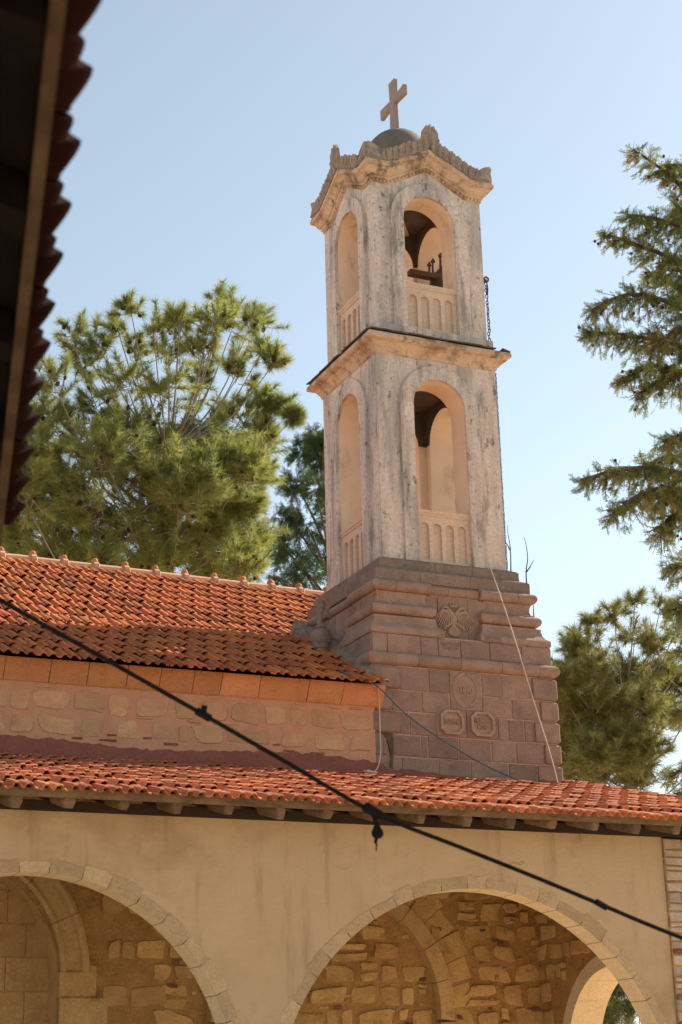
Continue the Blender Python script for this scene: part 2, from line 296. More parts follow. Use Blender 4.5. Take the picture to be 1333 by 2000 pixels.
# --- base
ZC = [6.209, 5.933, 5.684, 5.422, 5.169, 4.965, 4.70]
base = part('base', MB().box(-1.181, 1.181, -1.181, 1.181, 0, 6.24), 'tower_mortar', tower)
def blocks(side, h, course, xs, d=.014, ch=.006, m='tower_stone', par=None, name='stone_block', gap=.009):
    z1, z0 = course
    for a, b in zip(xs, xs[1:]):
        if a is None or b is None: continue
        mb = MB(); mb.slab(*fr(side, h), rectp(a+gap, b-gap, z0+gap, z1-gap, .004), d+random.uniform(-.004, .004), ch, .05); part(name, mb, m, par or base)
H = 1.181
FX = lambda x, y: onY((700+x*.30758, 1260+y*.30758), -1.181).x
c1 = [FX(x, 190) for x in (265, 452, 585)]; blocks('front', H, (ZC[0], ZC[1]), c1)
blocks('front', H, (ZC[0], ZC[1]), [FX(790, 250), FX(912, 250), FX(1104, 270)])
blocks('front', H, (ZC[1], ZC[2]), [FX(x, 340) for x in (215, 410, 583)])
blocks('front', H, (ZC[1], ZC[2]), [FX(793, 390), FX(982, 400), FX(1160, 420)])
blocks('front', H, (ZC[2], ZC[3]), [FX(265, 500), FX(332, 510)]); blocks('front', H, (ZC[2], ZC[3]), [FX(332, 490), FX(497, 490)])
blocks('front', H, (ZC[2], ZC[3]), [FX(893, 540), FX(962, 545), FX(1062, 560), FX(1122, 565)])
blocks('front', H, (ZC[3], ZC[4]), [FX(x, 650) for x in (216, 407, 450, 646, 852, 1010, 1186)])
blocks('front', H, (ZC[4], ZC[5]), [FX(x, 760) for x in (282, 516, 720, 960, 1140)])
blocks('front', H, (ZC[5], ZC[6]), [-.86, -.4, .1, .55, 1.0])
# wreath slab and plaques
o, u, v, n = fr('front', H)
wp = part('wreath_panel', MB().slab(o, u, v, n, rectp(-.203, .198, 5.752, ZC[0]-.008), .016, .006, .05), 'tower_stone', base)
pl = part('plaque_panel', MB().slab(o, u, v, n, rectp(-.405, -.015, ZC[3]+.01, 5.745), .016, .006, .05), 'tower_stone', base)
pr = part('plaque_panel', MB().slab(o, u, v, n, rectp(-.005, .392, ZC[3]+.01, 5.745), .016, .006, .05), 'tower_stone', base)
def text_mesh(txt, size, ext=.006):
    c = bpy.data.curves.new('t', 'FONT'); c.body = txt; c.size = size; c.align_x = 'CENTER'; c.align_y = 'CENTER'; c.extrude = ext; c.resolution_u = 3; c.offset = .0022; c.space_line = .95
    ob = bpy.data.objects.new('t', c); S.collection.objects.link(ob); dg = bpy.context.evaluated_depsgraph_get()
    me = bpy.data.meshes.new_from_object(ob.evaluated_get(dg)); bpy.data.objects.remove(ob); me.materials.clear(); return me
def lettering(txt, size, x, y, z, par, sx=1, m='relief_stone', ext=.007):
    ob = link('lettering', text_mesh(txt, size, ext), par, m); ob.location = (x, y, z); ob.rotation_euler = (R(90), 0, 0); ob.scale = (sx, 1, 1); return ob
def octo(x0, x1, z0, z1, c): return [(x0+c, z0), (x1-c, z0), (x1-c*.55, z0+c*.55), (x1, z0+c), (x1, z1-c), (x1-c*.55, z1-c*.55), (x1-c, z1), (x0+c, z1), (x0+c*.55, z1-c*.55), (x0, z1-c), (x0, z0+c), (x0+c*.55, z0+c*.55)]
for par, x0, x1, txt, zz in ((pl, -.360, -.062, 'ΔΑΠΑΝΗ', 5.598), (pr, .035, .340, 'ΜΟΝΟΓΕ\nΝΟΥΣ', 5.600)):
    out = octo(x0, x1, 5.452, 5.738, .06); inn = octo(x0+.030, x1-.030, 5.482, 5.708, .052)
    mb = MB(); P = lambda q, h, o=o, u=u, v=v, n=n: o+u*q[0]+v*q[1]+n*h
    mb.loft([[P(q, .0) for q in out], [P(q, .056) for q in out], [P(q, .056) for q in inn], [P(q, .026) for q in inn]])
    part('plaque', mb, 'relief_stone', par)
    lettering(txt, .083 if '\n' not in txt else .080, (x0+x1)/2, -(H+.030), zz, par, .60, ext=.010)
# wreath of two laurel branches + date
mb = MB(); wc = Vector((0, -(H+.020), 5.985))
for sgn in (-1, 1):
    stem = []
    for i in range(25):
        t = R(-90+sgn*(6+166*i/24)); pos = wc+Vector((.158*math.cos(t), 0, .178*math.sin(t)*1.08)); stem.append(pos)
    mb.tube(stem, .007, 5)
    for i in range(1, 24):
        d = (stem[i+1]-stem[i-1]).normalized(); nn = Vector((d.z, 0, -d.x))
        for s2 in (-1, 1):
            ax = (d+nn*s2*.75).normalized(); c = stem[i]+ax*.020
            mb.blob(c, (.021, .010, .0085), 6, 4, (ax, Vector((0, 1, 0)), ax.cross(Vector((0, 1, 0)))))
part('laurel_wreath', mb, 'relief_stone', wp)
lettering('1890', .100, .0, -(H+.022), 5.985, wp, .92)
# quoins: wrap the two front corners
def quoin(x0, x1, z0, z1, y1, d):
    mb = MB(); c = .019; rr = []
    for zz, k in ((z0, c), (z0+c, 0), (z1-c, 0), (z1, c)):
        rr.append([(x0+k*.5, -d+k, zz), (x1-k-.012, -d+k, zz), (x1-k, -d+k+.012, zz), (x1-k, y1, zz), (x0+k*.5, y1, zz)])
    mb.loft(rr); return mb
for i, xl in enumerate((1112, 1165, 1127, 1190, 1148)):
    part('quoin_block', quoin(FX(xl, 290+i*130), 1.222, ZC[i+1]+.010, ZC[i]-.010, -.55 if i % 2 else -.8, 1.222), 'tower_stone', base)
for i, xr in enumerate((263, 213, 263)):
    q = quoin(-FX(xr, 180+i*140), 1.222, ZC[i+1]+.008, ZC[i]-.008, -.55, 1.222)
    q.v = [(-x, y, z) for x, y, z in q.v]; part('quoin_block', q, 'tower_stone', base)
part('quoin_block', MB().slab(o, u, v, n, [(-1.19, 5.18), (-1.05, 5.18), (-1.02, 5.25), (-1.05, 5.36), (-1.10, 5.42), (-1.19, 5.42)], .03, .008, .05), 'tower_stone', base)
part('quoin_block', MB().slab(o, u, v, n, rectp(-1.19, -.865, 4.98, 5.16), .024, .008, .05), 'tower_stone', base)
part('crack_scar', MB().slab(o, u, v, n, [(-1.03, 5.0), (-.985, 4.99), (-.965, 5.2), (-.958, 5.36), (-.97, 5.425), (-1.11, 5.425), (-1.03, 5.33), (-1.0, 5.2)], .030, 0, .05), 'slate', base)
for side in ('left', 'right'):
    for i in range(5):
        xs = [-1.19+.03, -.5+.15*(i % 2), 0.1-.2*(i % 2), .62+.1*(i % 3), 1.16] if side == 'left' else [-.42 if i % 2 else -.72, 0.02+.2*(i % 2), .6, 1.18]
        blocks(side, H, (ZC[i], ZC[i+1]), xs)
# --- half-round mouldings in lengths
def torus_prof(h, zc, r, k=8, base_h=None): return [(h+r*math.cos(t), zc+r*math.sin(t)) for t in [R(-90+180*i/k) for i in range(k+1)]]
def mould(side, prof, xa, xb, par, name='moulding_length', m='moulding_stone', inner=None):
    """length of a horizontal moulding; xa/xb None = mitred corner"""
    _, u, v, n = fr(side, 0); ih = inner or (min(p[0] for p in prof)-.12); pr2 = [(ih, prof[0][1])]+list(prof)+[(ih, prof[-1][1])]
    r0 = [u*(-h if xa is None else xa)+v*z+n*h for h, z in pr2]; r1 = [u*(h if xb is None else xb)+v*z+n*h for h, z in pr2]
    part(name, MB().loft([r0, r1]), m, par, True)
P3 = torus_prof(1.180, 6.292, .078)
for side, brk in {'front': (-.62, -.07, .47, .98), 'left': (-.3, .45), 'right': (-.2, .5), 'back': (0,)}.items():
    bb = [None]+list(brk)+[None]
    for a, b in zip(bb, bb[1:]): mould(side, P3, None if a is None else a+.003, None if b is None else b-.003, base)
# --- plinth course above the torus
plinth = part('plinth', MB().box(-1.17, 1.17, -1.17, 1.17, 6.2, 6.60), 'tower_mortar', tower)
ZP = (6.365, 6.585, 6.672)
F8 = lambda x, y: onY((640+x*.33758, 1120+y*.33758), -1.16).x
blocks('front', 1.17, (ZP[1], ZP[0]), [-1.172]+[F8(x, 400) for x in (347, 540, 640, 770, 938, 1120)]+[1.185], .02, .005, par=plinth, gap=.004)
blocks('left', 1.17, (ZP[1], ZP[0]), [-1.18, -.55, .1, .6, .92, 1.17], .02, .005, par=plinth, gap=.004)
blocks('right', 1.17, (ZP[1], ZP[0]), [-1.17, -.6, 0, .6, 1.17], .02, .005, par=plinth, gap=.004)
blocks('left', 1.17, (ZP[1]+.09, ZP[1]), [.28, .52, .72, 1.175], .02, .004, par=plinth, gap=.004)
blocks('front', 1.17, (ZP[1]+.088, ZP[1]), [-1.172, -.80, -.57, -.27], .02, .004, par=plinth, gap=.004)
blocks('front', 1.17, (ZP[1]+.088, ZP[1]), [.28, .52, .86, 1.186], .02, .004, par=plinth, gap=.004)
lettering('ΜΙΧΑΗΛΣ\nΤΕΚΤΩΝ', .05, -.17, -1.191, 6.495, plinth, 1.0, 'slab_stone', .0012)
# --- recessed die and four corner pedestals
die = part('pedestal_die', MB().box(-1.0, 1.0, -1.0, 1.0, 6.5, 7.35), 'tower_mortar', tower)
blocks('front', 1.0, (7.14, 6.585), [-.42, -.228, .170, .44], .02, .005, par=die, gap=.003)
blocks('left', 1.0, (7.14, 6.585), [-.46, -.2, .2, .44], .02, .005, par=die, gap=.003)
pprof = [(1.192, 6.60), (1.192, 6.66), (1.186, 6.672), (1.150, 6.70), (1.122, 6.745), (1.108, 6.80), (1.112, 6.803), (1.112, 6.828), (1.075, 6.835)] + torus_prof(1.058, 6.918, .068, 7) + [(1.066, 6.99), (1.066, 7.0), (1.035, 7.012), (1.02, 7.05), (1.022, 7.10), (1.036, 7.14)]
for sx in (-1, 1):
    for sy in (-1, 1):
        rr = []
        for h, z in pprof:
            g = .30+(1.123-h)*.9; rr.append([(sx*h, sy*h, z), (sx*g, sy*h, z), (sx*g, sy*g, z), (sx*h, sy*g, z)])
        part('corner_pedestal', MB().loft(rr), 'moulding_stone', tower, True)
P1 = torus_prof(1.032, 7.212, .068)
P1b = torus_prof(.992, 7.212, .060)
for side in SIDES:
    bb = {'front': (None, -.80, -.33), 'left': (None, -.6, -.33)}.get(side, (None, -.33))
    for a, b in zip(bb, bb[1:]): mould(side, P1, a if a is None else a+.003, b-.003, die)
    bb = (-.327, -.09, .14, .327)
    for a, b in zip(bb, bb[1:]): mould(side, P1b, a+.002, b-.002, die)
    bb = {'front': (.33, .62, .84, None)}.get(side, (.33, .7, None))
    for a, b in zip(bb, bb[1:]): mould(side, P1, a+.003, b if b is None else b-.003, die)
# --- step slabs
def ring_course(name, h, z0, z1, breaks, top=None, m='slab_stone'):
    c = part(name, MB().box(-h+.05, h-.05, -h+.05, h-.05, z0-.02, z1-.01), 'tower_mortar', tower)
    for side in SIDES:
        bb = [None]+list(breaks)+[None]
        for a, b in zip(bb, bb[1:]):
            pj = [(h-.006, z0), (h+random.uniform(-.004, .004), z0+.012), (h+random.uniform(-.006, .004), z1-.014), (h-.012, z1)]
            mould(side, pj, a if a is None else a+.0025, b if b is None else b-.0025, c, 'slab_block', m, h-.2)
    return c
ring_course('lower_step', 1.036, 7.278, 7.424, (-.45, .22, .62))
ring_course('upper_step', .945, 7.44, 7.575, (-.2, .3))
mb = MB(); rr = []
for h, z in ((1.02, 7.41), (1.022, 7.428), (.95, 7.458), (.93, 7.47)): rr.append([(-h, -h, z), (h, -h, z), (h, h, z), (-h, h, z)])
part('mortar_bed', mb.loft(rr), 'slab_stone', tower)
mb = MB(); rr = []
for h, z in ((.935, 7.565), (.932, 7.58), (.86, 7.612), (.83, 7.618)): rr.append([(-h, -h, z), (h, -h, z), (h, h, z), (-h, h, z)])
part('mortar_bed', mb.loft(rr), 'slab_stone', tower)
# --- belfry storeys
def storey(name, h, z0, z1, half, zs, fhalf, sill, thk=.36, gable=None):
    body = MB(); inn = MB(); sof = MB()
    for side in SIDES:
        o, u, v, n = fr(side, h)
        e = h if side in ('front', 'back') else h-thk
        zt = z1 if gable is None else (lambda x: z1+max(0, gable*(1-abs(x)/.55)))
        arch_wall(body, o, u, n, -e, e, z0, zt, thk, [(0, half, zs, z0)], 22, inn, sof, (-.55, 0., .55), sof, zs)
    s = part(name, body, 'plaster', tower)
    part('inner_wall', inn, 'unlit_stone', s)
    part('arch_soffit', sof, 'plaster_inner', s, True)
    for side in SIDES:
        o, u, v, n = fr(side, h)
        mb = MB(); band(mb, o, u, n, 0, zs, half-.003, fhalf, z0-.004, .040, .004); part('arch_surround', mb, 'plaster', s)
        # balustrade panel with four round-headed flutes and a moulded rail
        pn = MB(); fl = [(-.2535+.169*k, .058, sill-.21, z0+.045) for k in range(4)]
        arch_wall(pn, o-n*.015, u, n, -half+.004, half-.004, z0-.002, sill-.06, .034, fl, 8)
        a = half-.004; pn.add([o-n*.052+u*x+v*z for x, z in ((-a, z0), (a, z0), (a, sill-.06), (-a, sill-.06))]+[o-n*.16+u*x+v*z for x, z in ((-a, z0), (a, z0), (a, sill-.06), (-a, sill-.06))], [(0, 1, 2, 3), (7, 6, 5, 4), (3, 2, 6, 7)])
        b = part('balustrade', pn, 'rail_plaster', s)
        pr_ = [(h-.17, sill-.064), (h-.006, sill-.064), (h+.004, sill-.052), (h+.004, sill-.036), (h+.014, sill-.03), (h+.020, sill-.02), (h+.020, sill), (h-.17, sill+.004)]
        rmb = MB(); rmb.loft([[u*x+v*z+n*hh for hh, z in pr_] for x in (-half+.004, half-.004)]); part('rail', rmb, 'rail_plaster', b)
    return s
low = storey('lower_belfry', .838, 7.61, 10.30, .365, 9.645, .545, 8.275)
upp = storey('upper_belfry', .783, 10.705, 12.74, .372, 12.245, .55, 11.352, gable=.30)
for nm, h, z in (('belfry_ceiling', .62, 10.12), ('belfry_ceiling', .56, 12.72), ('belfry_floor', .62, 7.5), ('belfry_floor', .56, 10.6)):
    part(nm, MB().box(-h, h, -h, h, z, z+.15), 'unlit_stone', low if z < 10.3 else upp)
# --- cornice between the storeys
rr = []
for h, z in ((.80, 10.262), (.842, 10.268), (.858, 10.285), (.862, 10.31), (.875, 10.33), (.905, 10.372), (.930, 10.40), (.985, 10.415), (1.003, 10.43), (1.006, 10.455), (.998, 10.485), (.985, 10.497), (.90, 10.535), (.83, 10.56), (.5, 10.58)):
    ring = []
    for i in range(4):
        for t in (-1, -.55, -.1, .4):
            j = random.uniform(-.005, .005) if z > 10.39 else 0
            p = (h*t, -(h+j)); c_, s_ = [(1, 0), (0, 1), (-1, 0), (0, -1)][i]
            hj = h if t == -1 else h+j; p = (h*t, -hj); ring.append((p[0]*c_-p[1]*s_, p[0]*s_+p[1]*c_, z))
    rr.append(ring)
corn = part('cornice', MB().loft(rr), 'cornice_plaster', tower, True)
for side, (ulist) in SIDES.items():
    x = -.97
    while x < .80:
        L = random.uniform(.10, .27); o, u, v, n = fr(side, .90); e = random.uniform(.092, .122)
        if random.random() < .9:
            mb = MB(); q = [(x, 0), (x+L-.01, random.uniform(-.01, .02)), (x+L-.012, e+random.uniform(-.015, .012)), (x+L*.5, e+random.uniform(-.012, .01)), (x, e)]
            zt = 10.505+random.uniform(0, .008)
            mb.loft([[o+u*a+n*b_+v*(zt+.05*(1-b_/.12)*.6) for a, b_ in q], [o+u*a+n*b_+v*(zt+.018+.05*(1-b_/.12)*.6) for a, b_ in q]]); part('ledge_slate', mb, 'slate', corn)
        x += L
rr = [[(-h, -h, z), (h, -h, z), (h, h, z), (-h, h, z)] for h, z in ((.838, 10.52), (.838, 10.69), (.828, 10.702), (.76, 10.712))]
part('upper_plinth', MB().loft(rr), 'plaster', tower)
# --- gabled entablature
GH = .305
def gab(x, b): return GH*max(0, 1-abs(x)/b)
def gring(h, z, b, lift=1.):
    ring = []
    for side in ('front', 'right', 'back', 'left'):
        u, n = map(Vector, SIDES[side])
        for x in (-h, -b, -b*.5, 0, b*.5, b): ring.append(u*x+n*h+Vector((0, 0, z+lift*gab(x, b))))
    return ring
eprof = [(.76, 12.70), (.790, 12.702), (.793, 12.706), (.793, 12.748), (.820, 12.752), (.823, 12.788), (.848, 12.792), (.850, 12.806), (.862, 12.812), (.866, 12.832), (.886, 12.862), (.905, 12.872), (.905, 12.880), (.930, 12.884), (.934, 12.930), (.922, 12.938), (.922, 12.962), (.84, 12.975)]
ent = part('entablature', MB().loft([gring(h, z, .545+(h-.78)*.45) for h, z in eprof]), 'cornice_plaster', tower)
dm = MB()
for side in SIDES:
    o, u, v, n = fr(side, .795)
    k = 30
    for i in range(k):
        x = -.80+1.60*(i+.5)/k; z = 12.712+gab(x, .552); s_ = 0 if abs(x) > .552 else -math.copysign(GH/.552, x)
        q = [o+u*(x+a)+v*(z+a*s_+b_) for a, b_ in ((-.015, 0), (.015, 0), (.015, .036), (-.015, .036))]; dm.loft([[p-n*.003 for p in q], [p+n*.013 for p in q]])
part('dentil_row', dm, 'cornice_plaster', ent, kind='stuff')
mb = MB(); r0 = gring(.85, 12.955, .577); r1 = [Vector((p.x*.55, p.y*.55, 13.30)) for p in gring(.85, 12.955, .577)]
part('gable_roof', mb.loft([r0, r1]), 'crest_stone', tower)
part('dome', MB().lathe([(.47, 13.1)]+[(.47*math.cos(t), 13.56+.47*math.sin(t)) for t in [R(a) for a in range(0, 88, 8)]]+[(.02, 14.03)], 28), 'dome_lead', tower, True)
# --- crest leaves, palmettes, corner acroteria
def leaf(w, h, ribs, lobes, thick, lean=.0):
    """palmette-like leaf standing in XZ, front towards -Y"""
    nu, nv = 4*ribs+1, 7; fr_, bk = [], []
    for j in range(nv):
        t = j/(nv-1)
        for i in range(nu):
            s_ = -1+2*i/(nu-1)
            ang = s_*R(78); rad = (1-.20*abs(s_)**2)*(1+.10*abs(math.cos(s_*lobes*math.pi/2)) if t > .55 else 1)
            x = w*(.30*s_*(1-t)+math.sin(ang)*rad*t*.62); z = h*((.05+math.cos(ang)*.92*rad)*t+.02)
            rel = thick*(.35+.65*abs(math.cos(s_*lobes*math.pi/2)))*(1-.35*t)*min(1, .4+t*2)
            fr_.append((x, -rel-lean*t*t, z)); bk.append((x, .012-lean*t*t, z))
    mb = MB(); n0 = len(fr_); fs = []
    for j in range(nv-1):
        for i in range(nu-1):
            a = j*nu+i; fs += [(a, a+1, a+nu+1, a+nu), (n0+a+nu, n0+a+nu+1, n0+a+1, n0+a)]
    for i in range(nu-1): a = (nv-1)*nu+i; fs.append((a, a+1, n0+a+1, n0+a))
    for j in range(nv-1):
        a = j*nu; b_ = a+nu-1; fs += [(a, a+nu, n0+a+nu, n0+a), (b_+nu, b_, n0+b_, n0+b_+nu)]
    return mb.add(fr_+bk, fs)
lm = leaf(.155, .165, 3, 5, .035, .02).mesh('crest_leaf', True); lm.materials.append(MT['crest_stone'])
lm2 = leaf(.10, .13, 2, 3, .035, .03).mesh('crest_leaf', True); lm2.materials.append(MT['crest_stone'])
pm = leaf(.25, .325, 4, 7, .05, .03).mesh('palmette', True); pm.materials.append(MT['crest_stone'])
rot = {'front': 0, 'right': 90, 'back': 180, 'left': 270}
for side in SIDES:
    o, u, v, n = fr(side, .90)
    mb = MB()
    for a, b_ in ((-.70, -.6), (-.6, 0), (0, .6), (.6, .70)):
        qa = [o+u*a+v*(12.958+gab(a, .6)+dz)+n*dy for dy, dz in ((.02, 0), (.02, .03), (.012, .085), (-.05, .085), (-.05, 0))]
        qb = [o+u*b_+v*(12.958+gab(b_, .6)+dz)+n*dy for dy, dz in ((.02, 0), (.02, .03), (.012, .085), (-.05, .085), (-.05, 0))]
        mb.loft([qa, qb])
    cr = part('crest', mb, 'crest_stone', tower)
    for sg in (-1, 1):
        for i in range(7):
            x = sg*(.085+.092*i); al = math.atan2(GH, .6) if abs(x) < .6 else 0
            for k, (me, dx, dz, dy) in enumerate(((lm, 0, 0, .022), (lm2, .046, .05, .008))):
                xx = x+sg*dx; ob = link('crest_leaf', me, cr); sc_ = random.uniform(.9, 1.08)
                ob.location = o+u*xx+n*dy+v*(12.965+gab(xx, .6)+dz*.6); ob.rotation_euler = (0, sg*al*.55+random.uniform(-.08, .08), R(rot[side])); ob.scale = (sc_*random.choice((-1, 1)), 1, sc_*random.uniform(.85, 1.02))
                ob.rotation_mode = 'XYZ'
    ob = link('palmette', pm, cr); ob.location = o+n*.015+v*(13.275); ob.rotation_euler = (0, 0, R(rot[side]))
    # corner acroterion: two curved wings meeting on the corner
    c = Vector(SIDES[side][1])-Vector(SIDES[side][0]); c = Vector((c.x, c.y, 0))*.90; uu, nn = Vector(SIDES[side][0]), Vector(SIDES[side][1])
    mb = MB()
    for dirv, outw in ((uu, nn), (-nn, -uu)):
        rr = []
        for i in range(7):
            t = i/6; hgt = .235*math.cos(t*1.25)**.8+.01; x = .235*t; bul = .035*math.sin(math.pi*t)
            q = c+dirv*x
            rr.append([q-outw*.06+v*12.95, q+outw*(.02)+v*12.95, q+outw*(.028+bul)+v*(12.95+hgt*.35), q+outw*(.016+bul*.6)+v*(12.95+hgt*.7), q+outw*(.035)+v*(12.95+hgt), q-outw*.01+v*(12.95+hgt+.006), q-outw*.06+v*(12.95+hgt*.5)])
        mb.loft(rr)
        for i in range(4):
            t0 = .12+.2*i
            mb.tube([c+dirv*(.235*(t0+.1*k))+outw*(.05-.01*k)+v*(12.965+.2*(1-t0)*k/4) for k in range(5)], .010, 5)
    part('corner_acroterion', mb, 'crest_stone', tower, True)
# --- cross (stands across the ridge)
mb = MB(); cz = 14.55; cy = .075/A; th = .028
def flare(c0, c1, w0, w1, vert):
    pts = []
    if vert: q = [(c0[0]-w0, c0[1]), (c0[0]+w0, c0[1]), (c1[0]+w1, c1[1]), (c1[0]-w1, c1[1])]
    else: q = [(c0[0], c0[1]-w0), (c0[0], c0[1]+w0), (c1[0], c1[1]+w1), (c1[0], c1[1]-w1)]
    mb.loft([[(-th, y, z) for y, z in q], [(th, y, z) for y, z in q]])
flare((cy, cz), (cy, 14.885), .066, .088, True); flare((cy, cz), (cy, 13.98), .066, .092, True)
th = .0275
flare((cy-.062, cz), (cy-.375, cz), .052, .078, False); flare((cy+.062, cz), (cy+.375, cz), .052, .078, False)
part('cross', mb, 'cross_marble', tower)
# --- double-headed eagle relief
mb = MB(); eo = Vector((-.03, -1.018, 6.855))
E_ = lambda x, z, d=0: eo+Vector((x, -d, z))
mb.add([E_(a*.205, b_*.24, 0) for a, b_ in ((-.98, -1), (.98, -1), (.98, 1), (-.98, 1))], [(0, 1, 2, 3)]) if False else None
mb.blob(E_(0, .02, .0), (.055, .045, .095), 10, 6)
tail = [(-.02, -.05), (.02, -.05), (.075, -.12), (.085, -.155), (.062, -.165), (.05, -.19), (.03, -.175), (.012, -.20), (0, -.178), (-.012, -.20), (-.03, -.175), (-.05, -.19), (-.062, -.165), (-.085, -.155), (-.075, -.12)]
mb.loft([[E_(x, z, 0) for x, z in tail], [E_(x, z, .026) for x, z in tail]])
for k in range(5):
    for j in range(4+k % 2): mb.blob(E_((j-1.5-(k % 2)*.5)*.024*(1+k*.13), -.075-.02*k, .026), (.011, .008, .010), 6, 4)
for sg in (-1, 1):
    mb.tube([E_(sg*.02, .07, .02), E_(sg*.055, .115, .028), E_(sg*.082, .150, .03), E_(sg*.115, .158, .028)], [.026, .022, .019, .016], 7)
    mb.blob(E_(sg*.112, .158, .028), (.022, .018, .018), 8, 5); mb.tube([E_(sg*.125, .155, .03), E_(sg*.148, .145, .028), E_(sg*.152, .128, .024)], [.011, .008, .003], 5)
    mb.tube([E_(sg*.035, .06, .015), E_(sg*.10, .10, .03), E_(sg*.15, .115, .03), E_(sg*.178, .08, .028), E_(sg*.185, .03, .025)], [.018, .024, .022, .018, .012], 7)
    for k in range(8):
        x0 = .05+.016*k; z0 = .075+.004*k; L = .17-.006*k; a = R(-100+9*k)
        e = (x0+.055+math.cos(a)*L*.55, z0-.03+math.sin(a)*L)
        mb.tube([E_(sg*x0, z0, .018), E_(sg*(x0*.45+e[0]*.55), z0*.5+e[1]*.5, .024), E_(sg*e[0], e[1], .016)], [.010, .0095, .005], 5)
    mb.tube([E_(sg*.03, -.03, .02), E_(sg*.08, -.065, .03), E_(sg*.118, -.085, .03)], [.02, .015, .010], 6)
    for dx, dz in ((.03, -.012), (.028, -.035), (.005, -.045), (.01, .03)): mb.tube([E_(sg*.115, -.085, .03), E_(sg*(.115+dx), -.085+dz, .026)], [.009, .004], 5)
mb.tube([E_(-.035, .165, .02), E_(0, .185, .03), E_(.035, .165, .02)], .014, 6); 
for x in (-.03, 0, .03): mb.tube([E_(x, .165, .022), E_(x*1.5, .215, .018)], [.014, .006], 5)
part('eagle_relief', mb, 'relief_stone', die, True)
# ================================================================== ROOF TILES
def tile_mesh(name, seed, w=.232, L=.415, hh=.036):
    r = random.Random(seed)
    px = [0, .012, .030, .045, .078, .092, .108, .122, .138, .172, .190, .206, .220, .236]
    pz = [.006, .006, .008, hh*.95, hh, hh*.5, .006, .006, hh*.8, hh*1.02, hh*.85, hh*.25, .004, .004]
    pz = [z+r.uniform(-.0015, .0015) for z in pz]; px = [x*w/.236 for x in px]; n = len(px); th = .014
    ys = [0, -L*.5, -L+.022, -L]; vs = []; fs = []
    for k, y in enumerate(ys):
        drop = .007 if k == 3 else 0
        for x, z in zip(px, pz): vs.append((x, y+(.010*math.sin(x/w*math.pi*2+1) if k == 3 else 0), z-drop+th))
    nb = len(vs)
    for y in (0, -L+.004):
        for x, z in zip(px, pz): vs.append((x, y, z-.002))
    for k in range(3):
        for i in range(n-1): a = k*n+i; fs.append((a+n, a+n+1, a+1, a))
    for i in range(n-1):
        fs.append((nb+n+i, nb+n+i+1, 3*n+i+1, 3*n+i)); fs.append((nb+i, nb+i+1, nb+n+i+1, nb+n+i))
    fs.append((0, n, 2*n, 3*n, nb+n, nb)); fs.append((nb+n-1, nb+2*n-1, 4*n-1, 3*n-1, 2*n-1, n-1))
    return MB().add(vs, fs).mesh(name, True)
TILES = {m: [tile_mesh('roof_tile', 100+i, hh=(.036 if m == 'roof_tile' else .045)) for i in range(4)] for m in ('roof_tile', 'porch_tile')}
for m, l in TILES.items():
    for me in l: me.materials.append(MT[m])
class Join:
    """collects transformed copies of a mesh into one mesh (for what lies past the 300 limit)"""
    def __init__(s): s.mb = MB()
    def add(s, me, M): s.mb.add([M @ vv.co for vv in me.vertices], [tuple(p.vertices) for p in me.polygons])
def lay_tiles(spots, roof, m, keep):
    """spots: (distance, matrix); the nearest `keep` become parts, the rest one stuff part"""
    spots.sort(key=lambda q: q[0]); J = Join()
    for k, (_, M) in enumerate(spots):
        me = random.choice(TILES[m])
        if k < keep: ob = link('roof_tile', me, roof); ob.matrix_local = M
        else: J.add(me, M)
    if len(spots) > keep: part('far_roof_tiles', J.mb, m, roof, True, kind='stuff')
def tile_matrix(x, y, z, slope, jx=.006, lift=.0):
    return Matrix.Translation((x+random.uniform(-jx, jx), y, z+lift)) @ Matrix.Rotation(slope-.078+random.uniform(-.010, .010), 4, 'X') @ Matrix.Rotation(random.gauss(0, .014), 4, 'Z') @ Matrix.Rotation(random.uniform(-.02, .02), 4, 'Y')
# ================================================================== CHURCH NAVE
nave = thing('church_nave', 'church nave with rubble wall, orange stone cornice and red tiled pitched roof', 'church')
NY = -1.19
mb = MB(); mb.box(-14, -1.19, NY, 6.0, 0, 5.72); nwall = part('wall', mb, 'nave_mortar', nave)
part('wall', MB().box(-1.19, 1.28, 1.17, 7.4, 0, 6.0), 'nave_mortar', nave)
# rendered dark red band above the porch roof, ragged top
mb = MB(); top = []; x = -14.; pts = []
while x < -.2: pts.append((x, 5.10+.03*math.sin(x*2.1)+random.uniform(-.016, .016)+(-.05 if x > -1.1 else 0)-(.09*(x+1.2) if x > -1.2 else 0))); x += random.uniform(.03, .09)
a = [(px_, NY-.03, 4.6) for px_, _ in pts]; b = [(px_, NY-.030, pz_) for px_, pz_ in pts]; c = [(px_, NY+.04, pz_) for px_, pz_ in pts]
for i in range(len(pts)-1): mb.add([a[i], a[i+1], b[i+1], b[i]], [(0, 1, 2, 3)]); mb.add([b[i], b[i+1], c[i+1], c[i]], [(0, 1, 2, 3)])
part('red_render', mb, 'red_band', nwall)
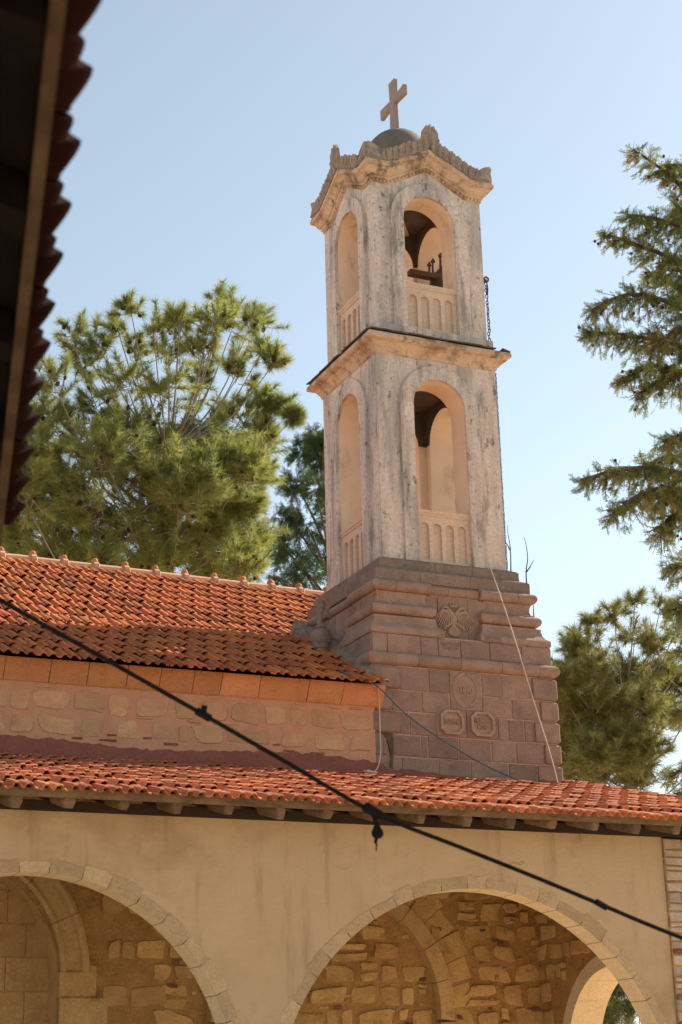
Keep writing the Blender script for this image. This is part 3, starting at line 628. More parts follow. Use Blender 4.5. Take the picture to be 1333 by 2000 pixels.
# red band carries on across the foot of the tower, and the mortar weathering in front of it
mb = MB(); xs = [-.9+.06*i for i in range(36)]; 
for x0, x1 in zip(xs, xs[1:]):
    z0_ = lambda q: 5.035-.085*(q+.9)+.008*math.sin(q*23)
    mb.add([(x0, -1.216, 4.6), (x1, -1.216, 4.6), (x1, -1.216, z0_(x1)), (x0, -1.216, z0_(x0)), (x1, -1.15, z0_(x1)), (x0, -1.15, z0_(x0))], [(0, 1, 2, 3), (3, 2, 4, 5)])
part('red_render', mb, 'red_band', base)
mb = MB(); rr = []
for i in range(22):
    t = i/21; x = -.05+1.22*t; h = .055*math.sin(math.pi*min(1, t*1.05+.05))**.7+.01; rr.append([(x, -1.20, 4.86), (x, -1.34-.03*math.sin(i*1.7), 4.88), (x, -1.30, 4.925+h*.4), (x, -1.2, 4.93+h)])
part('mortar_bed', mb.loft(rr), 'ridge_mortar', base, True)
# cornice blocks under the eave
xb = [onY((x, 1310), NY-.12).x for x in (-140, -60, 11, 101, 175, 252, 316, 381, 435, 510, 605, 672)]+[-1.10]
xb = [-8.4, -7.7]+xb
cp = [(.0, 5.70), (.02, 5.715), (.03, 5.735), (.055, 5.77), (.085, 5.83), (.115, 5.88), (.13, 5.895), (.13, 5.93), (-.06, 5.95), (-.06, 5.70)]
for a, b in zip(xb, xb[1:]):
    j = random.uniform(-.006, .006); t1, t2 = random.uniform(-.01, .01), random.uniform(-.01, .01)
    part('cornice_stone', MB().loft([[(xx+tt*(z-5.8)*2, NY-d-j, z) for d, z in cp] for xx, tt in ((a+.004, t1), (b-.004, t2))]), 'cornice_block', nwall, True)
# rubble stones of the visible strip
def rubble(par, o, u, v, n, rows, x0, x1, m, wmin, wmax, d=(.012, .03), rough=.16, sliver=None, skip=None, ch=.010, name='wall_stone', split=0.):
    for z0, z1 in rows:
        x = x0+random.uniform(-.2, 0)
        while x < x1:
            w_ = random.uniform(wmin, wmax)*(1 if random.random() < .75 else .5); a, b = x+.006, x+w_-.006
            if b < x1+.15 and not (skip and skip((a+b)/2, (z0+z1)/2, (b-a)/2, (z1-z0)/2)):
                zz0, zz1 = z0+random.uniform(-.012, .02), z1-random.uniform(-.012, .02)
                if random.random() < split and zz1-zz0 > .2:
                    zm = zz0+(zz1-zz0)*random.uniform(.38, .62); stone(o, u, v, n, stonep(a, b, zz0, zm-.008, rough), random.uniform(*d), par, m, name); stone(o, u, v, n, stonep(a, b, zm+.008, zz1, rough), random.uniform(*d), par, m, name)
                else: stone(o, u, v, n, stonep(a, b, zz0, zz1, rough), random.uniform(*d), par, m, name)
                if sliver and random.random() < .5:
                    for k in range(random.choice((1, 1, 2, 3))):
                        zc = z0+.03+.05*k+random.uniform(-.014, .014); xa = b+random.uniform(-.01, .03); part('brick_sliver', MB().slab(o, u, v, n, rectp(xa, xa+random.uniform(.04, .10), zc, zc+random.uniform(.012, .026), .006), random.uniform(.008, .016), .003, .03), sliver, par)
                    x += .10
            x += w_
fo = (Vector((0, NY, 0)), Vector((1, 0, 0)), ZV, Vector((0, -1, 0)))
rubble(nwall, *fo, [(5.40, 5.655)], -6.6, -1.25, 'nave_stone', .26, .46, (.005, .014), .28)
rubble(nwall, *fo, [(5.165, 5.385)], -6.6, -1.25, 'nave_stone', .28, .48, (.005, .014), .28, 'brick_sliver')
x = -6.6
while x < -1.3:
    L = random.uniform(.08, .2); z = random.choice((5.125, 5.135, 5.66, 5.665, 5.39))+random.uniform(-.006, .006)
    part('brick_sliver', MB().slab(*fo, rectp(x, x+L, z, z+random.uniform(.016, .028), .005), random.uniform(.01, .022), .003, .03), 'brick_sliver' if z < 5.2 else 'nave_stone', nwall)
    x += L+random.uniform(.02, .25)
# roof split in two: main slope set back so the tower's shadow misses it
EY, EZ = -1.50, 5.872; LY, LZ = .42, 6.85; UY, UZ, RY = 1.24, 7.03, 4.16
def ridge_z(x): return 8.63+(.2-x)*.017
ZG = lambda f: [(-14, *f), (-1.15, *f)]
nroof = part('roof', MB().add([(-14, -1.33, 5.945), (-1.15, -1.33, 5.945), (-1.15, LY, LZ-.03), (-14, LY, LZ-.03), (-1.15, LY, 6.6), (-14, LY, 6.6), (-1.15, UY, 6.6), (-14, UY, 6.6)], [(0, 1, 2, 3), (3, 2, 4, 5), (5, 4, 6, 7)]), 'dark_wood', nave)
mroof = part('main_roof', MB().add([(-14, UY, 6.0), (1.3, UY, 6.0), (1.3, UY, UZ-.05), (-14, UY, UZ-.05), (1.3, RY, ridge_z(1.3)-.07), (-14, RY, ridge_z(-14)-.07), (1.3, 7.4, 6.9), (-14, 7.4, 6.9), (1.3, 7.4, 6.0), (-14, 7.4, 6.0)], [(0, 1, 2, 3), (3, 2, 4, 5), (5, 4, 6, 7), (1, 8, 6, 4, 2)]), 'nave_mortar', nave)
spots = []; NR = 6
for c_ in range(26):
    x = -1.14-.2345*(c_+1)
    for r_ in range(NR):
        t = (r_+1)/NR; y = EY+(LY-EY)*t; z = EZ+(LZ-EZ)*t; M = tile_matrix(x-.117*(r_ % 2), y+.03, z+.012, math.atan2(LZ-EZ, LY-EY), lift=.010); spots.append(((0 if x > -6 else 100)+r_*.01, M))
lay_tiles(spots, nroof, 'roof_tile', 140)
spots = []; NR = 9
for c_ in range(30):
    x = 1.05-.2345*(c_+1)
    for r_ in range(NR):
        t = (r_+1)/NR; zt = ridge_z(x)-.03; y = UY-.1+(RY-.04-UY+.1)*t; z = UZ-.05+(zt-UZ+.05)*t; M = tile_matrix(x-.117*(r_ % 2), y+.02, z-.002, math.atan2(zt-UZ+.05, RY-UY+.1), lift=.014); spots.append(((0 if x > -5.4 else 100)+r_*.01, M))
lay_tiles(spots, mroof, 'roof_tile', 252)
# ridge tiles with knobs
x = 1.1
rm = MB(); ring = lambda y_, r_, e: [(y_, r_*math.cos(t)*1.05, r_*math.sin(t)*.8) for t in [R(-20+220*i/9) for i in range(10)]]
rm.loft([ring(0, .118, 0), ring(.36, .108, 0), ring(.362, .095, 0)]); rm.loft([ring(.355, .122, 0), ring(.365, .132, 0), ring(.42, .132, 0), ring(.43, .12, 0)])
rme = rm.mesh('ridge_tile', True); rme.materials.append(MT['ridge_mortar'])
kme = MB().blob((0, 0, 0), (.05, .055, .05), 9, 6).mesh('ridge_knob', True); kme.materials.append(MT['porch_tile'])
while x > -6.2:
    ob = link('ridge_tile', rme, mroof); ob.location = (x, RY, ridge_z(x)-.028); ob.rotation_euler = (0, R(-1)+random.uniform(-.01, .01), random.uniform(-.02, .02)); ob.scale = (1.09, 1.08, 1.08)
    k = link('ridge_knob', kme, ob); k.location = (.395, 0, .112)
    x -= .446
# mortar flashing against the tower's left face
mb = MB(); rr = []; nz = lambda a: random.uniform(-a, a)
for i in range(46):
    y = -1.2+2.1*i/45; z = EZ+(y-EY)*.51; b1 = .02*math.sin(i*.9)+.012*math.sin(i*2.3)
    rr.append([(-1.17, y, z-.1), (-1.18, y, z+.15+b1+nz(.012)), (-1.22, y, z+.13+b1+nz(.012)), (-1.27, y, z+.105+b1+nz(.012)), (-1.315+b1*.6+nz(.012), y, z+.08+nz(.008)), (-1.33+b1*.6, y, z-.05)])
part('mortar_flashing', mb.loft(rr), 'flashing_mortar', nave)
# ================================================================== PORCH ARCADE
porch = thing('porch_arcade', 'plastered porch arcade with two wide round arches under a low tiled lean-to roof', 'porch')
WY = -4.38; TH = .25
LA = (-5.816, 1.752, 1.622); RA = (-1.753, 2.0, 1.336)
mb = MB(); arch_wall(mb, (0, WY, 0), (1, 0, 0), (0, -1, 0), -9.0, .28, .10, 3.868, TH, [(LA[0], LA[1]+.05, LA[2], .10), (RA[0], RA[1]+.05, RA[2], .10)], 40)
pw = part('arcade_wall', mb, 'porch_plaster', porch)
# patch of thicker plaster along the top edge
mb = MB(); q = [(-5.6, 3.84), (-5.62, 3.872), (-5.3, 3.876), (-5.05, 3.868), (-4.98, 3.85), (-5.0, 3.838)]
mb.slab((0, WY, 0), (1, 0, 0), ZV, (0, -1, 0), q, .006, 0, .02); part('plaster_patch', mb, 'porch_plaster', pw)
q = [(-.62, 3.80), (-.56, 3.79), (-.33, 3.80), (-.28, 3.865), (-.63, 3.868)]
mb = MB(); mb.slab((0, WY, 0), (1, 0, 0), ZV, (0, -1, 0), q, .007, 0, .02); part('plaster_patch', mb, 'porch_plaster', pw)
def voussoirs(arc, a0, a1, n):
    cx, r, cz = arc; cuts = [a0+(a1-a0)*i/n+random.uniform(-.018, .018) for i in range(n+1)]
    for t0, t1 in zip(cuts, cuts[1:]):
        ro = r+random.uniform(.085, .135); k = 5; fr_ = random.uniform(.001, .006); yb = WY+TH+.01; g = .0016
        inner = [(cx+r*math.cos(t), cz+r*math.sin(t)) for t in [t0+g+(t1-t0-2*g)*i/k for i in range(k+1)]]
        outer = [(cx+(ro+random.uniform(-.010, .010))*math.cos(t), cz+(ro+random.uniform(-.010, .010))*math.sin(t)) for t in [t1-g-(t1-t0-2*g)*i/k for i in range(k+1)]]
        poly = inner+outer
        ins = [(x+(.003 if i <= k else -.003)*math.cos((t0+t1)/2), z+(.003 if i <= k else -.003)*math.sin((t0+t1)/2)) for i, (x, z) in enumerate(poly)]
        vo = part('voussoir', MB().loft([[(x, yb, z) for x, z in poly], [(x, WY-fr_+.004, z) for x, z in poly], [(x, WY-fr_, z) for x, z in ins]]), 'voussoir', pw); vo.data.materials.append(MT['soffit_stone_lit'])
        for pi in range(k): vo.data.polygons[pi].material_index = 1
voussoirs(LA, R(2), R(178), 21); voussoirs(RA, R(2), R(178), 25)
# narrow piers below the springings and the brick-and-stone end pier
for x0, x1 in ((-4.02, -3.79),): part('pier', MB().box(x0, x1, WY-.012, WY+TH+.012, .15, 1.40), 'voussoir', porch)
pier = part('end_pier', MB().box(.285, 1.12, WY-.02, WY+.33, .1, 3.84), 'porch_mortar', porch)
z = .16; i = 0
while z < 3.78:
    hh_ = random.choice((.045, .055, .075, .10)); m = 'brick_sliver' if hh_ < .05 else 'pier_stone'; x = .283; e = random.uniform(.0, .02)
    if random.random() < .4: m = 'pier_stone'
    while x < 1.1:
        L = random.uniform(.14, .3); L = min(L, 1.118-x)
        part('brick', MB().slab((0, WY-.02, 0), (1, 0, 0), ZV, (0, -1, 0), rectp(x+.006, x+L-.006, z+.006, z+hh_-.006, .008), random.uniform(.006, .036), .010, .04), m, pier); x += L
    z += hh_
# roof frame
PZ = lambda y: 3.935+(y+4.90)*.2545      # underside of the tiles
PSL = math.atan(.2545)
part('wall_plate', MB().box(-9, 1.7, WY-.03, WY+.16, 3.868, 3.955), 'soffit_wood', porch)
deck = part('roof_deck', MB().add([(-9, -4.90, PZ(-4.90)), (1.78, -4.90, PZ(-4.90)), (1.78, -1.19, PZ(-1.19)), (-9, -1.19, PZ(-1.19)), (-9, -4.90, PZ(-4.90)-.018), (1.78, -4.90, PZ(-4.90)-.018), (1.78, -1.19, PZ(-1.19)-.018), (-9, -1.19, PZ(-1.19)-.018)], [(0, 1, 2, 3), (7, 6, 5, 4), (0, 4, 5, 1), (1, 5, 6, 2), (3, 2, 6, 7)]), 'soffit_wood', porch)
part('roof_deck', MB().add([(1.27, -1.185, PZ(-1.19)), (1.78, -1.185, PZ(-1.19)), (1.78, -.2, PZ(-.2)), (1.27, -.2, PZ(-.2)), (1.27, -1.185, PZ(-1.19)-.018), (1.78, -1.185, PZ(-1.19)-.018), (1.78, -.2, PZ(-.2)-.018), (1.27, -.2, PZ(-.2)-.018)], [(0, 1, 2, 3), (7, 6, 5, 4), (0, 4, 5, 1), (1, 5, 6, 2), (2, 6, 7, 3), (3, 7, 4, 0)]), 'soffit_wood', porch)
part('fascia_board', MB().box(-9, 1.78, -4.915, -4.888, 3.895, 3.948), 'old_wood', porch)
part('fascia_strip', MB().box(-9, 1.78, -4.925, -4.895, 3.948, 3.962), 'old_wood', porch)
x = -8.76
while x < 1.7:
    y0, y1 = -4.86+random.uniform(-.02, .02), -4.0; wd = .052+random.uniform(-.008, .008); hgt = .115+random.uniform(-.012, .015); rr = []
    for yy, k, dz in ((y0, .75, .025), (y0+.03, 1, 0), (y1, 1, 0)):
        zt = PZ(yy)-.016; w2 = wd*k; rr.append([(x-w2, yy, zt), (x-w2*1.05, yy, zt-hgt*.55+dz*.3), (x-w2*.6, yy, zt-hgt+dz), (x+w2*.6, yy, zt-hgt+dz), (x+w2*1.05, yy, zt-hgt*.55+dz*.3), (x+w2, yy, zt)])
    part('rafter', MB().loft(rr), 'old_wood', porch, True); x += .4455+random.uniform(-.012, .012)
spots = []
for c_ in range(46):
    x = -9.0+.2345*c_
    for r_ in range(13):
        t = r_+1; y = -4.965+.352*t*math.cos(PSL); 
        if x < 1.15 and y > -1.02: continue
        if x+.2 > 1.83: continue
        z = PZ(y)+.006-(.006 if r_ == 0 else 0)+random.uniform(-.004, .008); M = Matrix.Translation((random.uniform(-.008, .008), random.uniform(-.014, .014)+(-.03 if random.random() < .04 else 0), 0)) @ tile_matrix(x, y, z, PSL+(.05 if r_ == 0 else 0), .01, .008+random.uniform(0, .006))
        spots.append(((0 if x > -6.5 else 100)+r_+abs(x)*.01, M))
proof = part('roof', MB().box(-9, 1.76, -4.905, -4.895, 3.94, 3.957), 'old_wood', porch)
lay_tiles(spots, proof, 'porch_tile', 298)
# back wall of the porch (foot of nave and tower), with portal niche, blocked arch and rubble
BY = -1.21
pb = MB(); arch_wall(pb, (0, BY, 0), (1, 0, 0), (0, -1, 0), -9, 1.15, .1, 4.55, .06, [(-5.87, 1.15, 2.75, .1)], 30)
back = part('back_wall', pb, 'porch_mortar', porch)
nb = MB(); nb.box(-7.1, -4.6, -.78, -.70, .1, 4.2); arch_wall(nb, (0, BY+.06, 0), (1, 0, 0), (0, -1, 0), -7.2, -4.5, .1, 4.3, .40, [(-5.87, 1.15, 2.75, .1)], 30)
niche = part('portal_niche', nb, 'ashlar', porch)
# the nave body is cut back behind the niche
nwall.data.clear_geometry(); bx = MB(); bx.box(-14, -1.19, NY, 7.4, 4.5, 5.72); bx.box(-14, -1.19, -.70, 7.4, 0, 4.5); nwall.data.from_pydata(bx.v, [], bx.f); nwall.data.update()
def ringband(cx, cz, r0, r1, y, d, a0, a1, k=16, roll=True):
    rr = []
    for i in range(k+1):
        t = a0+(a1-a0)*i/k; rr_ = []
        prof = [(r0, 0), (r0, d*.6), (r0+.03, d), (r0+.06, d*.7), (r0+.07, d*.5), (r1-.08, d*.5), (r1-.07, d*.85), (r1-.035, d*1.1), (r1, d*.8), (r1, 0)] if roll else [(r0, 0), (r0, d), (r1, d), (r1, 0)]
        for r_, dd in prof: rr_.append((cx+r_*math.cos(t), y-dd+(.03 if dd == 0 else 0), cz+r_*math.sin(t)))
        rr.append(rr_)
    return MB().loft(rr)
al = [0, 24, 47, 68, 90, 112, 133, 156, 180]
for a, b in zip(al, al[1:]): part('archivolt_stone', ringband(-5.87, 2.80, 1.155, 1.44, BY, .07, R(a+.15), R(b-.15), 6), 'ashlar', niche, True)
for x0, x1 in ((-4.735, -4.405), (-7.33, -7.0)): part('impost', MB().loft([[(x0, BY+.03, z), (x1, BY+.03, z), (x1, BY-d, z), (x0, BY-d, z)] for d, z in ((.03, 2.735), (.045, 2.76), (.075, 2.79), (.075, 2.81))]), 'ashlar', niche)
for a, b in ((-4.735, -4.33),): 
    z = .1
    while z < 2.7: part('jamb_stone', MB().slab((0, BY, 0), (1, 0, 0), ZV, (0, -1, 0), rectp(a+.017, b+random.uniform(-.05, .12), z+.004, z+.30, .005), .012, .004, .05), 'ashlar', niche); z += .31
for r_ in range(6):
    x = -7.0+.2*(r_ % 2)
    while x < -4.72: part('ashlar_block', MB().slab((0, -.78, 0), (1, 0, 0), ZV, (0, -1, 0), rectp(x+.004, min(x+.46, -4.70)-.004, 2.0+.33*r_, 2.322+.33*r_, .002), .014, .004, .03), 'ashlar', niche); x += .46
# blocked arch with its rib
al = [-4, 14, 31, 50, 69, 90, 112, 134, 156, 184]; RB = (-1.80, 2.42)
for a, b in zip(al, al[1:]): part('rib_stone', ringband(*RB, 1.215, 1.385, BY, .13, R(a+.15), R(b-.15), 6, False), 'ashlar', back)
for sx in (1, -1):
    z = .15
    while z < 2.28: 
        hgt = random.uniform(.24, .34); hgt = min(hgt, 2.31-z); xa, xb_ = sorted((RB[0]+sx*1.21, RB[0]+sx*1.385)); part('rib_stone', MB().box(xa, xb_, BY-.13, BY+.03, z+.003, z+hgt-.003), 'ashlar', back); z += hgt
bo = (Vector((0, BY, 0)), Vector((1, 0, 0)), ZV, Vector((0, -1, 0)))
for i in range(10):
    t0 = R(2+9.5*i); t1 = t0+R(8.8); ro = 1.70+random.uniform(-.06, .08); q = [(RB[0]+1.40*math.cos(t0), RB[1]+1.40*math.sin(t0)), (RB[0]+ro*math.cos(t0), RB[1]+ro*math.sin(t0)), (RB[0]+ro*math.cos(t1), RB[1]+ro*math.sin(t1)), (RB[0]+1.40*math.cos(t1), RB[1]+1.40*math.sin(t1))]
    part('voussoir', MB().slab(*bo, [(x+random.uniform(-.02, .02), z+random.uniform(-.02, .02)) for x, z in q], random.uniform(.006, .02), .006, .04), 'porch_stone', back)
def skipper(x, z, hx, hz):
    d = math.hypot(x-RB[0], max(z-RB[1], 0)); e = max(hx, hz)*.55
    if abs(d-1.30) < .09+e and (z > RB[1]-.2 or abs(abs(x-RB[0])-1.3) < .1+hx): return True
    if x > RB[0]+1.3 and z > RB[1] and d < 1.72+e*.3: return True
    if abs(abs(x-RB[0])-1.3) < .09+hx and z < RB[1]: return True
    return False
rows = []; z = 1.5
while z < 3.9: h_ = random.uniform(.17, .30); rows.append((z, z+h_-.012)); z += h_
rubble(back, *bo, rows, -3.7, .72, 'porch_stone', .20, .52, (.008, .034), .30, None, skipper, .018, split=.3)
rubble(back, *bo, [(z0, z1) for z0, z1 in rows[::2]], -4.2, -3.7, 'porch_stone', .25, .45, (.01, .02), .2, None, None, .012)
for i in range(150):
    x, z = random.uniform(-3.6, .7), random.uniform(1.75, 3.55)
    if skipper(x, z, .05, .03): continue
    a_, b_ = random.uniform(.025, .075), random.uniform(.012, .035); stone(*bo, stonep(x-a_, x+a_, z-b_, z+b_, .3, 9), random.uniform(.006, .03), back, random.choice(('porch_stone', 'porch_stone', 'brick_sliver', 'voussoir')), 'chinking_stone')
# end wall with its own arch
ew = MB(); arch_wall(ew, (.74, 0, 0), (0, 1, 0), (-1, 0, 0), -4.05, -1.2, .1, lambda y: 3.86+(y+4.90)*.2545, .38, [(-2.65, 1.06, 1.85, .1)], 28)
end = part('end_wall', ew, 'porch_mortar', porch)
cuts = [R(4+172*i/9) for i in range(10)]
for t0, t1 in zip(cuts, cuts[1:]):
    q = [(-2.65+r_*math.cos(t), 1.85+r_*math.sin(t)) for r_, t in [(.95, t0+.002+(t1-t0-.004)*i/4) for i in range(5)]+[(1.10, t1-.002-(t1-t0-.004)*i/4) for i in range(5)]]
    part('voussoir', MB().loft([[(xx, y, z) for y, z in q] for xx in (.73, 1.13)]), 'soffit_stone_lit', end)
for sy in (-1, 1): part('jamb_stone', MB().box(.73, 1.13, *sorted((-2.65+sy*.95, -2.65+sy*1.10)), .12, 1.90), 'soffit_stone_lit', end)
eo_ = (Vector((.74, 0, 0)), Vector((0, -1, 0)), ZV, Vector((-1, 0, 0)))
def sk2(x, z, hx, hz): return math.hypot(x-2.65, max(0, z-1.85)) < 1.12+max(hx, hz)*.8
rubble(end, *eo_, rows, 1.22, 4.0, 'porch_stone', .2, .45, (.008, .03), .30, None, sk2, .016, split=.3)
# ================================================================== NEAR BUILDING (eave over the camera's left)
nb_d = Vector((.1967, .9805, 0)).normalized(); nb_p = Vector((nb_d.y, -nb_d.x, 0)); nb_e = Vector((-8.083, -13.059, 3.30))
house = thing('eave_building', 'dark low building with scalloped tile eave and wooden fascia close at left', 'building')
NP = lambda s_, p_, z: nb_e+nb_d*s_+nb_p*p_+Vector((0, 0, z-nb_e.z))
def nbox(s0, s1, p0, p1, z0, z1):
    return MB().add([NP(s_, p_, z) for z in (z0, z1) for s_, p_ in ((s0, p0), (s1, p0), (s1, p1), (s0, p1))], [(0, 3, 2, 1), (4, 5, 6, 7), (0, 1, 5, 4), (1, 2, 6, 5), (2, 3, 7, 6), (3, 0, 4, 7)])
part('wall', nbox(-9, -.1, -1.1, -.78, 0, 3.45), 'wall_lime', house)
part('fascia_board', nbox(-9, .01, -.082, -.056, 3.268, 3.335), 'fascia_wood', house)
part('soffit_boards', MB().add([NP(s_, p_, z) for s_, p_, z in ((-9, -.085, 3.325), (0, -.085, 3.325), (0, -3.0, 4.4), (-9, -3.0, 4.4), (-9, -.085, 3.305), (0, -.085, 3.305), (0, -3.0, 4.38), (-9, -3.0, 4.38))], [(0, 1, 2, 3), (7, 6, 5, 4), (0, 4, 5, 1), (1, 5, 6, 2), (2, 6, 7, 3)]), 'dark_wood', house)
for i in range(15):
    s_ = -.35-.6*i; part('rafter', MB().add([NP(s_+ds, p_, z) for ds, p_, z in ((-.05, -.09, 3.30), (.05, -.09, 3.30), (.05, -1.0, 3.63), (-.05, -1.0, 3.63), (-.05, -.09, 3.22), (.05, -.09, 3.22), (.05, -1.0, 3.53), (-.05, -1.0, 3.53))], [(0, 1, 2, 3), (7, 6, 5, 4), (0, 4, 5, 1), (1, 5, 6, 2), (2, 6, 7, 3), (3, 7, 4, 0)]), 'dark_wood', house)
mb = MB(); n_ = 15; Lt = .42; w_ = .236
def eprof(x): t = x/w_; return .005+.045*max(0, math.sin(math.pi*min(1, max(0, (t-.42)/.5))))**.8+.014*max(0, math.sin(math.pi*min(1, max(0, t/.36))))
vs = []; fs = []
xs_ = [w_*i/n_ for i in range(n_+1)]
for y, dz in ((0, 0), (-Lt+.03, 0), (-Lt, -.008)):
    for x in xs_: vs.append((x, y+(.014*eprof(x)/.05 if False else 0)-(.024*(eprof(x)/.05) if y < -.3 else 0), eprof(x)+dz+.016))
for y in (0, -Lt+.01):
    for x in xs_: vs.append((x, y-(.024*(eprof(x)/.05) if y < -.3 else 0), eprof(x)-.002))
m_ = n_+1
for k in range(2):
    for i in range(n_): fs.append((k*m_+i, k*m_+i+1, (k+1)*m_+i+1, (k+1)*m_+i))
for i in range(n_): fs.append((2*m_+i, 2*m_+i+1, 4*m_+i+1, 4*m_+i)); fs.append((3*m_+i, 4*m_+i, 4*m_+i+1, 3*m_+i+1))
tme = mb.add(vs, fs).mesh('eave_tile', True); tme.materials.append(MT['eave_tile'] if 'eave_tile' in MT else MT['roof_tile'])
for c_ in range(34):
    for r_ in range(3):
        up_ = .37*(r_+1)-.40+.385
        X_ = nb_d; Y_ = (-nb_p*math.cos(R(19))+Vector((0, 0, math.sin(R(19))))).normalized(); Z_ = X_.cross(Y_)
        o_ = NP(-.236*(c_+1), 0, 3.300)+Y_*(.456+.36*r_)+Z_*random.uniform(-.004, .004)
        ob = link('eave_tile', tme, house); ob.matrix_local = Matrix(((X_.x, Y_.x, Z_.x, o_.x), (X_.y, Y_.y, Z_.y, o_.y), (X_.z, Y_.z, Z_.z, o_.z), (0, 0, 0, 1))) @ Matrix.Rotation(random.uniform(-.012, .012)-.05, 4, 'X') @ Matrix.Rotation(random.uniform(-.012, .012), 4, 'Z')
# ================================================================== SMALL THINGS ON THE CHURCH
# bell, headstock and bolts
bc = onY((856, 556), .02)
bell = thing('church_bell', 'dark bronze bell with bolted iron headstock in the upper belfry arch', 'bell', bc); bell.scale = (1.3, 1.3, 1.3)
part('bell_body', MB().lathe([(.02, .06), (.06, .055), (.085, .03), (.10, -.05), (.12, -.14), (.16, -.22), (.185, -.25), (.175, -.255), (.10, -.2)], 20), 'bronze', bell, True)
part('headstock', MB().box(-.33, .42, -.04, .04, .05, .105), 'rust', bell)
tr = MB(); tr.add([(-.10, -.03, .10), (.20, -.03, .10), (.16, -.03, .34), (-.04, -.03, .12), (-.10, .03, .10), (.20, .03, .10), (.16, .03, .34), (-.04, .03, .12)], [(0, 1, 2, 3), (7, 6, 5, 4), (0, 4, 5, 1), (1, 5, 6, 2), (2, 6, 7, 3), (3, 7, 4, 0)]); part('yoke_plate', tr, 'bronze', bell)
for i, (x_, z_, l_) in enumerate(((-.10, .10, .14), (-.055, .14, .15), (.035, .2, .17), (.09, .26, .17), (.14, .30, .16))):
    b_ = part('bolt', MB().tube([(x_, 0, z_-.05), (x_+.01, 0, z_+l_)], .012, 6), 'rust', bell); part('nut', MB().lathe([(.012, 0), (.026, .003), (.026, .02), (.012, .024)], 6, (x_+.008, 0, z_+l_-.045)), 'rust', b_)
# chain with hook on the upper storey's right face
def chain(name, p0, p1, link_l, wire, label, m='rust', hook=False, jit=.006):
    p0, p1 = Vector(p0), Vector(p1); n = max(2, int((p1-p0).length/(link_l*.78))); root = thing(name, label, 'chain', p0)
    d = (p1-p0).normalized(); me = MB(); me.tube([(link_l*.30*math.cos(t), 0, link_l*.5*math.sin(t)) for t in [2*math.pi*i/10 for i in range(11)]], wire, 4, False); me = me.mesh('chain_link', True); me.materials.append(MT[m])
    q0 = d.to_track_quat('-Z', 'Y').to_matrix().to_4x4()
    for i in range(n):
        c = (p1-p0)*((i+.5)/n)+Vector((random.uniform(-jit, jit), random.uniform(-jit, jit), 0)); ob = link('chain_link', me, root); ob.matrix_local = Matrix.Translation(c) @ q0 @ Matrix.Rotation(R(90*(i % 2)+random.uniform(-25, 25)), 4, 'Z')
    if hook:
        h_ = MB(); h_.tube([(-.16, 0, .0), (-.02, 0, .0), (.03, 0, .03), (.035, 0, .065), (0, 0, .085), (-.03, 0, .06), (-.015, 0, .02)], .014, 6); part('wall_hook', h_, 'rust', root)
        l_ = MB(); l_.tube([(0, 0, .05), (.012, 0, -.02), (-.002, 0, -.10), (.012, 0, -.18), (.02, 0, -.10), (.012, 0, 0)], .008, 5); part('long_link', l_, 'rust', root)
    return root
hk = onX((950, 552), .90)
chain('bell_chain', (.90, hk.y, hk.z), (.90, hk.y, 10.69), .055, .0065, 'rusty chain hanging from an iron hook beside the upper belfry', hook=True)
ty = onX((985, 1000), .86).y
chain('thin_chain', (.857, -.80, 10.26), (.857, -.80, 7.60), .034, .0045, 'long thin chain hanging down the right edge of the lower belfry', jit=.003)
# stone finial standing against the tower's left face
fin = thing('stone_finial', 'grey stone urn finial standing between nave roof and tower', 'finial', (-1.40, -.20, onX((645, 1290), -1.40).z))
fin.scale = (.8, .8, .95)
part('foot', MB().lathe([(.20, -.05), (.20, .06), (.15, .075), (.125, .12), (.11, .2)], 14), 'slab_stone', fin, True)
part('urn', MB().lathe([(.10, .2), (.125, .215), (.13, .27), (.155, .30), (.165, .36), (.15, .43), (.10, .465), (.09, .47), (.105, .485), (.10, .50), (.05, .515)], 16), 'slab_stone', fin, True)
part('spike', MB().lathe([(.05, .51), (.04, .56), (.05, .66), (.085, .74), (.085, .82), (.06, .84)], 12), 'slab_stone', fin, True)
# cables and wires
def wire(name, pts, r, m, label, n=6, cat='cable'):
    mb = MB(); mb.tube(pts, r, n); o_ = part(name, mb, m, None, True); tag(o_, label, cat); return o_
def smooth_path(P_, k=6):
    P_ = [Vector(p) for p in P_]; out = []
    for i in range(len(P_)-1):
        a, b, c, d = P_[max(i-1, 0)], P_[i], P_[i+1], P_[min(i+2, len(P_)-1)]
        for j in range(k):
            t = j/k; out.append(.5*((2*b)+(c-a)*t+(2*a-5*b+4*c-d)*t*t+(3*b-a-3*c+d)*t**3))
    return out+[P_[-1]]
TF = -1.235
g1 = [onX(q, -1.34) for q in ((597, 1228), (612, 1255), (640, 1290))]+[onY((668, 1312), -1.28), onY((700, 1326), TF-.16), onY((738, 1341), TF-.22)]+[onY(q, TF-.04-.02*i) for i, q in enumerate(((790, 1392), (850, 1436), (930, 1485), (985, 1512)))]+[onY((1045, 1534), -1.50), onY((1110, 1548), -1.95), onY((1180, 1556), -2.45)]
wire('green_cable', smooth_path(g1), .010, 'green_cable', 'thin green cable sagging across the tower base from the nave roof')
w1 = [onY((921, 1008), -.86)]+[onY(q, Y) for q, Y in (((950, 1085), -.95), ((1000, 1230), -1.20), ((1050, 1392), -1.28), ((1076, 1475), -1.30), ((1090, 1529), -1.32))]
wire('guy_wire', smooth_path(w1), .007, 'white_cable', 'pale taut wire running from the lower belfry rail down the tower base', cat='wire')
